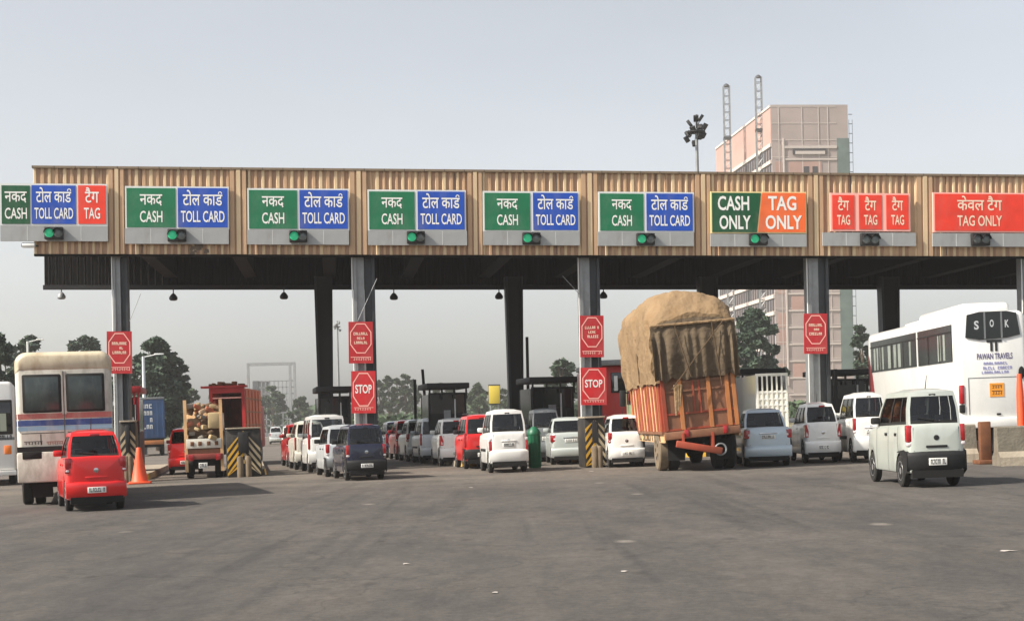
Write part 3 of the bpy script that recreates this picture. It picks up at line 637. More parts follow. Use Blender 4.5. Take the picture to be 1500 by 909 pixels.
    pill = {'hatch': [0, .12, .185, .27, .545, .58, .9, .945, 1] , 'sedan': [0, .13, .16, .2, .53, .57, .93, .96, 1], 'wagon': [0, .05, .20, .235, .525, .56, .9, .95, 1], 'suv': [0, .05, .22, .26, .54, .58, .92, .96, 1], 'van': [0, .04, .30, .335, .60, .64, .92, .965, 1]}[kind]
    wcol = [1, 3, 5] if kind in ('wagon', 'suv', 'van') else [3, 5]
    tv = [0, .03, .12, .5, .86, .93, 1]; wrow = [2, 3]
    panes = []
    for sg in (-1, 1):
        for i in range(len(pill)-1):
            for k in range(len(tv)-1):
                q = [side(pill[i], tv[k], sg), side(pill[i+1], tv[k], sg), side(pill[i+1], tv[k+1], sg), side(pill[i], tv[k+1], sg)]
                if i in wcol and k in wrow: continue
                mb.face(q, M_rubber if (k in (1,) or (k in wrow and i not in (0, len(pill)-2) and kind != 'van')) and not (i in (0, len(pill)-2)) else P)
        for i in wcol:
            pb = MB()
            for k in wrow:
                a, b = pill[i], pill[i+1]; ins = Vector((-sg*.008, 0, 0))
                pb.face([side(a, tv[k], sg)+ins, side(b, tv[k], sg)+ins, side(b, tv[k+1], sg)+ins, side(a, tv[k+1], sg)+ins], glass)
            panes.append(('side_window', pb))
    uv = [-1, -.9, -.5, 0, .5, .9, 1]
    for back in (True, False):
        pb = MB()
        for i in range(6):
            for k in range(len(tv)-1):
                q = [endp(uv[i], tv[k], back), endp(uv[i+1], tv[k], back), endp(uv[i+1], tv[k+1], back), endp(uv[i], tv[k+1], back)]
                if 1 <= i <= 4 and k in wrow:
                    ins = Vector((0, .008 if back else -.008, 0)); pb.face([p+ins for p in q], glass)
                else: mb.face(q, (M_rubber if k == 1 and 1 <= i <= 4 else P))
        panes.append(('rear_window' if back else 'windscreen', pb))
    # roof
    rr = []
    us = [-1, -.97, -.9, -.6, 0, .6, .9, .97, 1]; vv = [0, .02, .07, .3, .6, .93, .98, 1]
    for v in vv:
        row = []
        for u in us:
            yb = y0t+(y1t-y0t)*v; bow = (.035*(1-v)-.07*v*1.0)*(1-u*u) if True else 0
            z = zr+(H-zr)*(1-abs(u)**4)*(1-abs(2*v-1)**5)
            row.append(Vector((u*wr, yb-bow, z)))
        rr.append(row)
    mb.grid(rr, P)
    mb.build('body', r, smooth=38)
    for nm, pb in panes: pb.build(nm, r, smooth=60)
    # interior
    q = MB(); sw = w*.36; zs0 = zbelt-.1*H; 
    for sx in (-1, 1):
        q.rbox(sx*w*.42-sw*.62, sx*w*.42+sw*.62, .50*L, .53*L, zs0-.1, zbelt+.09*H, M_seat, .02); q.rbox(sx*w*.42-sw*.4, sx*w*.42+sw*.4, .505*L, .53*L, zbelt+.10*H, zbelt+.19*H, M_seat, .02)
    q.rbox(-w*.8, w*.8, y0b+.14*L, y0b+.17*L, zs0-.1, zbelt+.03*H, M_seat, .02)
    for sx in (-.45, .45): q.rbox(sx*w-sw*.35, sx*w+sw*.35, y0b+.145*L, y0b+.165*L, zbelt+.035*H, zbelt+.09*H, M_seat, .015)
    q.build('seats', r)
    # bumper
    q = MB(); zl, zh = .17*H, (.37 if kind != 'sedan' else .36)*H; pts = []
    for k in range(9):
        u = -1+k*.25; pts.append((u*w*.985, off-.07-.02*(1-u*u)+(.05*abs(u)**6)))
    pts = [(-w*1.005, .16)]+pts+[(w*1.005, .16)]
    prof = [(zl, .03), (zl+.04*H, -.004), (zh-.05*H, -.012), (zh-.02*H, 0), (zh, .045)]
    rows = [[Vector((x*(1 if 0 < i < 10 else 1), y+dy, z)) for i, (x, y) in enumerate(pts)] for z, dy in prof]
    q.grid(rows, bump); q.face([rows[0][i] for i in range(11)]+[Vector((w*.95, .17, zl)), Vector((-w*.95, .17, zl))], M_under); q.face([rows[-1][i] for i in range(11)], bump)
    q.build('rear_bumper', r, smooth=50)
    q = MB(); q.box(-w*.86, w*.86, off-.078, off+.1, .10*H, .178*H, M_under); q.tube((w*.45, off-.04, .15*H), (w*.45, off+.2, .15*H), .03, .03, M_under, 8); q.build('rear_valance', r)
    q = MB(); q.rbox(-w*.86, w*.86, L-.06, L+.045, .17*H, .36*H, bump, .03); q.build('front_bumper', r)
    # lamps
    for sg in (-1, 1):
        q = MB()
        def lens(x0, x1, z0, z1, m, yb=off-.032, y1=.16): q.rbox(min(sg*x0, sg*x1), max(sg*x0, sg*x1), yb, y1, z0, z1, m, .018)
        if lights == 'vert': lens(.80*w, .99*w, .46*H, .63*H, M_lamp); lens(.815*w, .985*w, .42*H, .458*H, M_clear)
        elif lights == 'vertlow': lens(.83*w, .99*w, .29*H, .50*H, M_lamp); lens(.83*w, .985*w, .503*H, .55*H, M_clear)
        elif lights == 'tall': lens(.86*w, 1.0*w, .40*H, .66*H, M_lamp, off-.02, .12)
        elif lights == 'hatch': lens(.77*w, 1.0*w, .53*H, .66*H, M_lamp, off-.034, .2); lens(.83*w, 1.01*w, .47*H, .528*H, M_lamp, off-.03, .17); lens(.86*w, .99*w, .485*H, .515*H, M_clear, off-.038, .1)
        elif lights == 'tri': q.poly([(sg*.70*w, .43*H), (sg*1.0*w, .43*H), (sg*.99*w, .63*H), (sg*.90*w, .64*H)], off-.034, .2, M_lamp); q.poly([(sg*.82*w, .45*H), (sg*.95*w, .45*H), (sg*.9*w, .52*H)], off-.04, .05, M_clear)
        elif lights == 'wide': lens(.55*w, 1.0*w, .48*H, .63*H, M_lamp, off-.034, .2); lens(.66*w, .86*w, .52*H, .565*H, M_clear, off-.04, .1)
        q.build('tail_lamp', r)
    # plate, badge, handles, seams, mirrors
    pz = (.225*H if bumper or kind == 'hatch' else .40*H) ; yp = off-.105 if bumper or kind == 'hatch' else off-.055
    if kind == 'sedan': pz, yp = .47*H, off-.055
    q = MB(); q.rbox(-w*.30, w*.30, yp-.012, yp+.02, pz, pz+.085*H*.85, plate, .004); pl = q.build('number_plate', r)
    marks(-w*.26, w*.26, pz+.017, pz+.085*H*.85-.017, yp-.0135, M_ink, 9, int(W*1e4) % 97).build('plate_marks', pl, smooth=None)
    if bumper or kind == 'hatch':
        q = MB(); q.rbox(-w*.36, w*.36, off-.07, off+.02, .40*H, .425*H, P if kind == 'hatch' else M_black, .008); q.build('tailgate_handle', r)
    else:
        q = MB(); q.rbox(-w*.38, w*.38, off-.075, off+.02, pz+.088*H, pz+.108*H, M_chrome if kind == 'sedan' else P, .008); q.build('tailgate_handle', r)
    q = MB(); q.lathe((0, off-.056, .50*H), [(.045, 0.03), (.045, -.004), (.02, -.008)], rear_mark or M_chrome, 10, 'Y'); q.build('badge', r)
    if kind not in ('sedan',):
        q = MB(); z1 = zbelt-.02*H; q.rbox(-w*.16, w*.16, off+.0, off+.05, H*.915, H*.945, M_lamp, .008) if kind == 'hatch' else q.rbox(-w*.12, w*.12, y0t-.045, y0t+.04, H*.915, H*.94, M_black, .008); q.build('stop_lamp', r)
        if wiper:
            q = MB(); a = endp(.05, .13, True); b = endp(-.6, .2, True); q.tube(a+Vector((0, -.02, 0)), b+Vector((0, -.02, 0)), .01, .008, M_black, 5); q.lathe(a+Vector((0, -.005, -.02)), [(.03, .02), (.025, -.03)], M_black, 8, 'Y'); q.build('rear_wiper', r)
    if detail:
        q = MB()
        def seam(y):
            for sg in (-1, 1):
                h = half(y)[3:9]
                for k in range(len(h)-1):
                    (a, b), (c, d) = h[k], h[k+1]; q.face([(sg*(a+.003), y-.006, b), (sg*(a+.003), y+.006, b), (sg*(c+.003), y+.006, d), (sg*(c+.003), y-.006, d)], M_black)
        for s in (.235, .545, .93): seam(y0b+(y1b-y0b)*s*(.98))
        h0 = .37*H
        for z in (.335*H,) if bumper else ():
            pass
        # tailgate outline
        for sg in (-1, 1): q.box(sg*.765*w-.004, sg*.765*w+.004, off-.036, off+.01, .37*H, zbelt-.05, M_black)
        q.box(-.765*w, .765*w, off-.04, off+.01, .368*H, .376*H, M_black)
        q.build('panel_gap', r, smooth=None)
        for sg in (-1, 1):
            for s in (.30, .60):
                y = y0b+(y1b-y0b)*s; o = MB(); o.rbox(sg*w*.985-.012, sg*w*.985+.02, y-.075, y+.075, zbelt-.115*H, zbelt-.085*H, M_black if bumper else P, .008); o.build('door_handle', r)
            a = side(.92, .1, sg); o = MB(); o.rbox(a.x-.02+(0 if sg > 0 else -.13), a.x+.02+(.13 if sg > 0 else 0), a.y-.04, a.y+.04, a.z-.005, a.z+.115, M_black if bumper else P, .03); o.build('wing_mirror', r)
    if kind in ('wagon', 'suv') and not bumper:
        for sg in (-1, 1):
            q = MB(); x0, x1 = sorted((sg*w*.985, sg*w*1.02)); q.rbox(x0, x1, yr+ra+.05, yf-ra-.05, .33*H, .375*H, M_black, .006); q.build('side_moulding', r)
    q = MB(); a_ = Vector((0, y0t+.12*L, H-.01)); q.tube(a_, a_+Vector((0, -.12, .22)), .009, .005, M_black, 5); q.build('aerial', r)
    if rails:
        for sg in (-1, 1):
            q = MB(); q.tube((sg*wr*.93, y0t+.1, H+.02), (sg*wr*.93, y1t-.1, H+.02), .018, .018, M_black, 6); q.build('roof_rail', r)
    if bumper and kind == 'wagon':         # dark cladding round the rear arch
        for sg in (-1, 1):
            q = MB(); pts = [Vector((sg*w*1.008, .03, .17*H)), Vector((sg*w*1.008, .03, .36*H)), Vector((sg*w*1.012, yr*.35, .385*H)), Vector((sg*w*1.012, yr+.1, .36*H))]
            inner = [Vector((sg*w*1.012, yr+ra*math.cos(R(a))*1.0, rad+ra*math.sin(R(a)))) for a in (75, 100, 130, 160, 185, 200)]
            q.face(pts+inner, M_black); q.build('arch_cladding', r, smooth=None)
    wd = W*.125
    for sg in (-1, 1):
        for y in (yr, yf): wheel(r, sg*(w*.965-wd/2), y, rad, wd, r, sgn=sg)
    q = MB(); q.tube((-w*.8, yr, rad), (w*.8, yr, rad), .05, .05, M_under, 6); q.build('axle', r); return r
def put(l, rr, py, ytop, yaw):             # rear face between two pixel columns, tyres on a pixel row
    p = G((l+rr)/2, py); s = sc_at(p.y); a = R(yaw); return gmat(p, a), (rr-l)/s/(math.cos(a)-((l+rr)/2-PX)/F*math.sin(a)), (py-ytop)/s
QG = {'l': 'cars queueing at the lane below the clear STOP sign', 'm': 'cars queueing in the middle lanes', 'r': 'cars queueing at the right hand lanes'}
def C_(l, rr, py, yt, yaw, L, kind, P, label, g, **k):
    M, w, h = put(l, rr, py, yt, yaw); return car(M, w, L, h, kind, P, label, g and QG[g], **k)
C_(98,188,748,628,20,3.3,'hatch',M_red,'bright red hatchback in front at left, beside the orange cone',None,lights='hatch')
C_(509,568,703,620,14.5,3.0,'wagon',M_navy,'dark navy hatchback with black bumper below the clear STOP sign','l',bumper=M_black,lights='vert')
C_(479,541,697.5,621,14,2.9,'wagon',M_lgrey,'pale silver wagon directly ahead of the dark navy hatchback','l',bumper=M_grey,lights='vert')
C_(453,512,691,606,13.5,2.9,'van',M_white,'tall white van second ahead of the dark navy hatchback','l',lights='tall',name='van')
C_(433,482,687,615,13.5,2.9,'hatch',M_whitew,'white hatchback ahead of the tall white van','l',lights='tall')
C_(421,464,683,619,13.5,2.9,'hatch',M_dred,'dark red hatchback at the head of the left queue','l',lights='hatch')
C_(718,776,692,598,7,2.9,'wagon',M_white,'white tall wagon with plain tailgate beside the green bin','m',lights='vertlow')
C_(682,735,686,606,9,2.8,'wagon',M_red,'red tall wagon with black bumper left of the white wagon by the bin','m',bumper=M_black,lights='tall',rails=True)
C_(646,696,681.5,611,10,2.8,'hatch',M_white,'white hatchback with triangular lamps left of the red tall wagon','m',lights='tri')
C_(617,662,678,611,11,2.8,'wagon',M_lgrey,'light grey wagon left of the white hatchback with triangular lamps','m',lights='tall')
C_(597,640,675,613,12,2.7,'hatch',M_silver,'silver hatchback half hidden between dark and light grey cars','m',lights='hatch')
C_(581,620,672.5,614,12,2.6,'hatch',M_dred,'maroon hatchback far along the middle queue','m',lights='hatch')
C_(566,603,670,616,12,2.6,'suv',M_navy,'dark blue car at the far end of the middle queue','m',lights='tall')
C_(780,824,676,597,4,3.2,'suv',M_grey,'grey tall car with dark rear glass behind the green bin','m',lights='tall')
C_(808,868,680,610,2,3.5,'sedan',M_silver,'silver saloon right of the green bin, beside the grimy chevron cushion','m',lights='wide')
C_(893,946,684,606,2,3.0,'hatch',M_white,'white hatchback half hidden behind the tarpaulin truck','r',lights='hatch')
C_(1092,1162,683,597,-4,3.6,'sedan',M_blue,'pale blue saloon right of the tarpaulin truck','r',lights='wide')
C_(1181,1234,678,588,-2.5,3.2,'hatch',M_white,'white rounded hatchback with red triangle lamps right of the pale blue saloon','r',lights='tri')
C_(1252,1304,677,573,-2.7,3.1,'wagon',M_white,'white tall wagon partly behind the grey green wagon','r',lights='vert')
M_gsil = mat('grey_green_paint', C(190,196,188), .35, .25, .5, .03, 2, dirt=.2, dcol=C(130,128,112))
C_(1331,1418,713.5,567,-1,3.2,'wagon',M_gsil,'grey green tall wagon with black bumper, nearest on the right',None,bumper=M_black,lights='vert',rear_mark=M_black)
for px, z, P, lab, yaw in ((404,128,M_lgrey,'tiny pale car far down the road left of the white van',10), (424,112,M_white,'tiny white car far down the road at the queue head',10)):
    car(gmat(GD(px, z), R(yaw)), 1.1, 3.2, 1.5, 'hatch', P, lab, 'far cars on the road beyond', detail=False)
# ------------------------------------------------------------------ buses
def rrect(w, z0, z1, r, rb=.04, n=5):
    pts = []
    for cx, cz, a0, q in ((w-r, z1-r, 0, r), (-w+r, z1-r, 90, r), (-w+rb, z0+rb, 180, rb), (w-rb, z0+rb, 270, rb)):
        for i in range(n+1): a = R(a0+90*i/n); pts.append((cx+q*math.cos(a), cz+q*math.sin(a)))
    return pts
def rbody(mb, w, z0, z1, r, y0, y1, m, er=.12, lean=0, rb=.04, mf=None):
    rows = []; cz = (z0+z1)/2
    st = [(0, er), (.15, .55*er), (.5, .14*er), (1, 0)]
    seq = [(y0+t*er, k) for t, k in st]+[(y1-t*er, k) for t, k in st[::-1]]
    for y, k in seq:
        rows.append([Vector((x*(1-k/w*.55), y, cz+(z-cz)*(1-k/(z1-z0)*1.1))) for x, z in rrect(w, z0, z1, r, rb)])
    n = len(rows[0])
    for i in range(len(rows)-1):
        for j in range(n): jj = (j+1) % n; mb.face([rows[i][j], rows[i][jj], rows[i+1][jj], rows[i+1][j]], mf(rows[i][j]) if mf else m)
    mb.face(rows[0], m); mb.face(rows[-1][::-1], m)
M_cbus = mat('bus_cream', C(196,184,158), .55, 0, .15, .1, 2, dirt=.75, dcol=C(140,112,80), dscale=3)
M_wbus = mat('bus_dirty_white', C(198,194,182), .55, 0, .15, .1, 2, dirt=.8, dcol=C(130,122,108), dscale=3)
M_obg = mat('dusty_glass', C(52,62,60), .22, vary=.45, vscale=3, dirt=.5, dcol=C(96,104,98), dscale=4, spec=.7); M_st1 = mat('stripe_red', C(182,104,96), .6, dirt=.7, dcol=C(190,170,150)); M_st2 = mat('stripe_blue', C(58,82,140), .6, dirt=.6, dcol=C(150,150,150)); M_st3 = mat('stripe_sky', C(136,168,188), .6, dirt=.7, dcol=C(190,185,175))
# old bus
M, w2, H = put(29, 171, 738, 515, 16); w = w2/2; s = sc_at(M.translation.y)
r = empty('bus', M, 'old dirty cream bus with twin rear windows and faded stripes, behind the red hatchback', 'bus')
zz = lambda py: (738-py)/s
mb = MB(); rbody(mb, w, .62, H, .22, 0, 7.6, M_wbus, .16); mb.build('body', r)
mb = MB(); rbody(mb, w*1.006, zz(546), H+.012, .23, -.012, 7.5, M_cbus, .17, rb=.02); mb.build('roof_cap', r)
for x0, x1 in ((-w*.86, -w*.06), (w*.04, w*.84)):
    mb = MB(); mb.rbox(x0, x1, -.035, .05, zz(603), zz(547), M_rubber, .03); f = mb.build('rear_window', r)
    mb = MB(); mb.rbox(x0+.05, x1-.05, -.045, -.03, zz(600), zz(551), M_obg, .006); mb.build('pane', f)
mb = MB(); mb.box(-w*.055, w*.035, -.03, .02, zz(606), zz(543), M_wbus); mb.box(-w*.02, -w*.005, -.034, -.03, zz(660), zz(543), M_rubber); mb.build('centre_pillar', r, smooth=None)
for nm, a, b, m in (('red_stripe', 604, 612, M_st1), ('blue_stripe', 613.5, 622, M_st2), ('sky_stripe', 622.5, 629, M_st3)):
    mb = MB(); mb.box(-w*.97, -w*.024, -.006, .02, zz(b), zz(a), m); mb.box(-w*.001, w*.97, -.006, .02, zz(b), zz(a), m)
    mb.box(-w-.004, -w+.02, .1, 7.3, zz(b), zz(a), m); mb.box(w-.02, w+.004, .1, 7.3, zz(b), zz(a), m); mb.build(nm, r, smooth=None)
mb = MB(); mb.rbox(-w*1.01, w*1.01, -.09, .2, zz(704), zz(660), M_wbus, .03); mb.build('rear_bumper', r)
mb = MB(); mb.box(-w*1.0, w*1.0, -.06, .1, zz(660)+.002, zz(652), M_rubber); mb.build('rubber_strip', r)
mb = MB(); mb.rbox(-w*.9, -w*.5, -.105, -.06, zz(670), zz(659), M_under, .02); mb.build('lamp_recess', r)
for a, b, c, d in ((-w*.52, -w*.50, 634, 650), (-w*.9, -w*.03, 632, 633), (w*.05, w*.9, 632, 633)): mb = MB(); mb.box(a, b, -.007, .01, zz(d), zz(c), M_rubber); mb.build('panel_gap', r, smooth=None)
marks(-w*.86, -w*.48, zz(649), zz(644), -.008, M_ink, 6, 3, True).build('faded_lettering', r, smooth=None)
marks(-w*.40, -w*.06, zz(650), zz(645), -.008, mat('faded_red', C(150,96,84)), 7, 4, True).build('faded_red_lettering', r, smooth=None)
for sg in (-1, 1):
    for y in (1.9, 6.0):
        for dx in ((.0, .24) if y < 3 else (0,)): wheel(r, sg*(w*.95-.1-dx), y if y > 3 else .9, .47, .2, r, sgn=sg, tyre=M_tyre)
    mb = MB()
    for k in range(6): mb.box(sg*w-.012, sg*w+.012, .5+k*1.15, 1.5+k*1.15, zz(600), zz(551), M_dglass)
    mb.build('side_window', r, smooth=None)
mb = MB(); mb.box(-w*.8, w*.8, .2, 7.2, .35, .62, M_under); mb.box(-w*.72, -w*.3, .12, .16, .16, .5, M_under); mb.box(w*.3, w*.72, .12, .16, .16, .5, M_under); mb.build('chassis', r)
# cut-off bus at the left edge
M, w2, H = put(-62, 25, 712, 559, 17); w = w2/2; s = sc_at(M.translation.y); zz = lambda py: (712-py)/s
r = empty('bus', M, 'white bus cut off by the left edge of the photo', 'bus')
mb = MB(); rbody(mb, w, .42, H, .16, 0, 7, M_white, .12); mb.build('body', r)
mb = MB(); mb.rbox(-w*.9, w*.93, -.03, .05, zz(637), zz(586), M_rubber, .03); f = mb.build('rear_window', r)
mb = MB(); mb.rbox(-w*.86, w*.88, -.04, -.025, zz(634), zz(590), M_dglass, .006); mb.build('pane', f)
mb = MB(); mb.box(w*.5, w*.72, -.046, -.041, zz(632), zz(606), mat('curtain', C(150,156,140), .9)); mb.build('curtain', r, smooth=None)
mb = MB(); mb.rbox(w*.62, w*.86, -.03, .05, zz(666), zz(644+9), M_amber, .02); mb.build('tail_lamp', r)
mb = MB(); mb.rbox(-w*.86, -w*.62, -.03, .05, zz(666), zz(653), M_amber, .02); mb.build('tail_lamp', r)
mb = MB(); mb.rbox(-w*1.01, w*1.01, -.08, .2, zz(697), zz(690), M_white, .02); mb.box(-w*.98, w*.98, -.01, .05, zz(645), zz(641), M_grey); mb.build('rear_bumper', r)
marks(w*.45, w*.9, zz(645)+.01, zz(641)+.06, -.014, M_ink, 5, 8).build('lettering', r, smooth=None)
for sg in (-1, 1):
    for y in (1.4, 5.4): wheel(r, sg*(w*.95-.1), y, .42, .2, r, sgn=sg)
mb = MB(); mb.box(-w*.8, w*.8, .2, 6.7, .3, .42, M_under); mb.build('chassis', r)
# coach on the right
zc = 37.5; pc = GD(1459, zc); s = sc_at(zc); yb = gy(1459, zc); w = (1510-1410)/s/2; zz = lambda py: (yb-py)/s; M = gmat(pc, R(-.6))
H = zz(455); L = 10.0
r = empty('coach', M, 'tall white coach with purple lettering on its back, behind the barrier blocks', 'coach')
mb = MB(); rbody(mb, w, .75, H, .20, 0, L, M_white, .16); mb.build('body', r)
mb = MB(); rbody(mb, w*.72, H-.05, H+.24, .12, .5, 4.6, M_white, .1, rb=.02); rbody(mb, w*.5, H-.05, H+.13, .08, 5.2, 7, M_white, .1, rb=.02); mb.build('air_conditioner', r)
def xw(px): return (px-1459)/s
mb = MB(); tr = [(xw(1419), zz(493)), (xw(1422), zz(460)), (xw(1440), zz(456)), (xw(1480), zz(456)), (xw(1494), zz(459)), (xw(1499), zz(491)), (xw(1480), zz(495)), (xw(1440), zz(497))]
mb.poly(tr, -.03, .05, M_dglass); f = mb.build('rear_window', r, smooth=None)
for px in (1447.5, 1472): mb = MB(); mb.box(xw(px)-.02, xw(px)+.02, -.045, -.031, zz(496), zz(457), M_grey); mb.build('glazing_bar', f, smooth=None)
join(text_mb('S', xw(1432), xw(1439), zz(482), zz(469), -.034, M_lgrey, .03), text_mb('O', xw(1455), xw(1461), zz(479), zz(468), -.034, M_lgrey, .03), text_mb('K', xw(1477), xw(1483), zz(480), zz(469), -.034, M_lgrey, .03)).build('window_letters', f, smooth=None)
mb = MB(); mb.box(xw(1450), xw(1472), -.012, .01, zz(501), zz(497.5), M_ink); mb.box(xw(1455), xw(1458.5), -.012, .01, zz(514), zz(501)-.001, M_ink); mb.box(xw(1462), xw(1465.5), -.012, .01, zz(514), zz(501)-.001, M_ink); mb.build('emblem', r, smooth=None)
M_purp = mat('purple_ink', C(92,86,124), .6); M_purp2 = mat('pale_purple_ink', C(140,140,190), .6)
text_mb('PAWAN TRAVELS', xw(1435), xw(1487), zz(526), zz(517), -.008, M_purp, .02).build('lettering', r, smooth=None)
join(marks(xw(1444), xw(1480), zz(534), zz(530), -.008, M_purp2, 9, 1), marks(xw(1436), xw(1486), zz(541), zz(536.5), -.008, M_purp2, 14, 2), marks(xw(1441), xw(1481), zz(547), zz(543), -.008, M_purp2, 11, 3)).build('small_print', r, smooth=None)
mb = MB()
mb.box(xw(1421), xw(1494), -.006, .01, zz(553), zz(552), M_grey); mb.box(xw(1421), xw(1421)+.02, -.006, .01, zz(606), zz(553)-.001, M_grey); mb.box(xw(1492), xw(1492)+.02, -.006, .01, zz(606), zz(553)-.001, M_grey)
mb.rbox(xw(1461), xw(1467), -.03, .01, zz(608), zz(605), M_black, .01); mb.build('engine_hatch', r, smooth=None)
mb = MB(); mb.box(xw(1452), xw(1473), -.012, .01, zz(581), zz(561), mat('sticker_orange', C(222,148,48), .5)); st = mb.build('permit_sticker', r, smooth=None)
join(marks(xw(1455), xw(1470), zz(569), zz(564), -.014, M_rust, 4, 5, True), marks(xw(1455), xw(1470), zz(578), zz(572), -.014, M_rust, 4, 7, True)).build('sticker_marks', st, smooth=None)
mb = MB(); mb.rbox(-w*1.01, w*1.01, -.09, .3, zz(626), zz(611), M_white, .04); mb.build('rear_bumper', r)
for sg in (-1, 1):
    mb = MB(); x0, x1 = sorted((sg*w*.88, sg*w*1.005)); mb.rbox(x0, x1, -.03, .14, zz(590), zz(562), M_lamp, .03); mb.rbox(x0, x1, -.032, .14, zz(603), zz(591), M_under, .02); mb.build('tail_lamp', r)
mb = MB(); mb.lathe((w*.80, -.02, zz(547)), [(.07, .03), (.08, -.01), (.03, -.03)], M_under, 12, 'Y'); mb.v = [Vector((v.x, v.y, zz(547)+(v.z-zz(547))*2.0)) for v in mb.v]; mb.build('vent', r)
M_cint = mat('coach_interior', C(52,54,54), .8); M_cur = mat('coach_curtain', C(178,180,172), .9, vary=.2); 
zt, zl = H-.28, H-1.22
for k, (a, b) in enumerate(((.55, 3.85), (4.05, 9.5))):
    mb = MB(); mb.box(-w-.012, -w+.02, a, b, zl, zt, M_cint); f = mb.build('side_window', r, smooth=None)
    mb = MB(); mb.face([(-w-.03, b, zl), (-w-.03, a, zl), (-w-.03, a, zt), (-w-.03, b, zt)], M_bglass); mb.build('pane', f, smooth=None)
    mb = MB(); rnd = random.Random(k); y = a+.1
    while y < b-.4:
        wd = rnd.uniform(.12, .34)
        if rnd.random() < .7: mb.box(-w-.016, -w-.0125, y, y+wd, zl+.05, zt-.22, M_cur)
        y += wd+rnd.uniform(.1, .4)
    mb.build('curtain', f, smooth=None)
    mb = MB(); mb.box(-w-.036, -w-.031, a, b, zt-.2, zt-.17, M_rubber)
    for q in range(1, 3+k): yy = a+(b-a)*q/(3+k); mb.box(-w-.036, -w-.031, yy-.025, yy+.025, zl, zt-.201, M_rubber)
    mb.build('window_bar', f, smooth=None)
mb = MB(); mb.poly([(0,0)], 0, 0, M_red) if False else None
mb.face([(-w-.004, 9.9, zl+.6), (-w-.004, 9.9, .9), (-w-.004, 8.9, .9), (-w-.004, 9.4, zl-.1)], mat('coach_maroon', C(120,40,40), .4)); mb.build('front_panel', r, smooth=None)
mb = MB(); mb.box(w-.02, w+.012, .6, 9.4, zl, zt, M_dglass); mb.build('side_window', r, smooth=None)
for sg in (-1, 1):
    for y in (2.6, 8.2): wheel(r, sg*(w*.95-.12), y, .5, .24, r, sgn=sg)
mb = MB(); mb.box(-w*.85, w*.85, .2, 9.7, .4, .75, M_under); mb.box(xw(1455), xw(1468), .1, .14, .12, .7, M_tyre); mb.build('chassis', r)
# red bus behind the STOP sign
zc = 48; pc = GD(914, zc); s = sc_at(zc); yb = gy(914, zc); w = 66/s/2; zz = lambda py: (yb-py)/s; r = empty('bus', gmat(pc, R(4)), 'red bus seen between the faded STOP sign and the tarpaulin truck', 'bus')
M_rbus = mat('bus_red', C(172,36,30), .5, 0, .2, .06, 2, dirt=.25)
mb = MB(); rbody(mb, w, .6, zz(534), .15, 0, 6.5, M_rbus, .12); mb.build('body', r)
mb = MB(); mb.rbox(-w*1.03, w*1.03, -.3, 6.4, zz(534)-.02, zz(527), M_steel, .03); mb.build('roof', r)
mb = MB(); mb.rbox(-w*.5, w*.8, -.03, .05, zz(575), zz(545), M_dglass, .02); mb.rbox(-w*.36, -w*.2, -.045, -.025, zz(572), zz(550), M_frame, .01); mb.build('rear_window', r)
for sg in (-1, 1):
    mb = MB(); x0, x1 = sorted((sg*w*.72, sg*w*.92)); mb.rbox(x0, x1, -.03, .05, zz(620), zz(606), M_lamp, .01); mb.build('tail_lamp', r)
    for y in (1.2, 5.2): wheel(r, sg*(w*.95-.1), y, .42, .2, r, sgn=sg)
# ------------------------------------------------------------------ tarpaulin truck
pc = G(1032, 689.5); s = sc_at(pc.y); W_ = 1.72; w = W_/2; Lb = 5.7
r = empty('cargo_truck', gmat(pc, R(2.4)), 'orange cargo truck leaning under a huge sand coloured tarpaulin load', 'truck')
LM = Matrix.Translation((0, 0, .55)) @ Matrix.Rotation(R(-3.8), 4, 'Y') @ Matrix.Translation((0, 0, -.55))
z0, z1 = 1.0, 2.22
mb = MB(); mb.box(-w, w, 0, Lb, z0-.1, z0, M_tbr); mb.box(-w, -w+.05, 0, Lb, z0, z1, M_tor); mb.box(w-.05, w, 0, Lb, z0, z1, M_tor); mb.box(-w, w, Lb, Lb+.06, z0, z1+.6, M_tor); mb.xf(LM).build('cargo_body', r, smooth=None)
mb = MB(); n = 10
for sg in (-1, 1):
    for k in range(n):
        y = .06+k*(Lb-.2)/n; x0, x1 = sorted((sg*w, sg*(w+.05))); mb.box(x0, x1, y, y+.24, z0-.0, z1-.003, M_tor)
        mb.box(x0, x1, y+.33, y+.45, z0+.003, z1-.1, M_tcr if k % 3 else M_torr)
    x0, x1 = sorted((sg*w, sg*(w+.075))); mb.box(x0, x1, 0, Lb, z1, z1+.08, M_tor); mb.box(x0, x1, 0, Lb, z0-.06, z0-.003, M_tbr)
mb.xf(LM).build('side_rib', r, smooth=None)
mb = MB()
for sg in (-1, 1):
    x0, x1 = sorted((sg*w, sg*(w+.03))); mb.box(x0, x1, 0, Lb, z0-.26, z0-.062, M_tcr)
mb.xf(LM); bd = mb.build('lettered_band', r, smooth=None)
mk = marks(.15, Lb-1.0, z0-.24, z0-.08, 0, M_blk, 24, 12); mk.v = [Vector((-w-.034, Lb-.4-v.x, v.z)) for v in mk.v]; mk.xf(LM).build('band_marks', bd, smooth=None)
mb = MB(); mb.box(-w*.98, w*.98, -.05, -.002, z0+.02, z1-.02, M_tbr)
for x in (-w*.96, -w*.5, w*.28, w*.78, w*.96): mb.box(x-.045, x+.045, -.09, -.051, z0+.0, z1+.02, M_torr if abs(x) < w*.7 or x > 0 else M_tor)
for x in (-.12, .02): mb.box(x-.02, x+.02, -.08, -.051, z0+.35, z1-.1, M_tor)
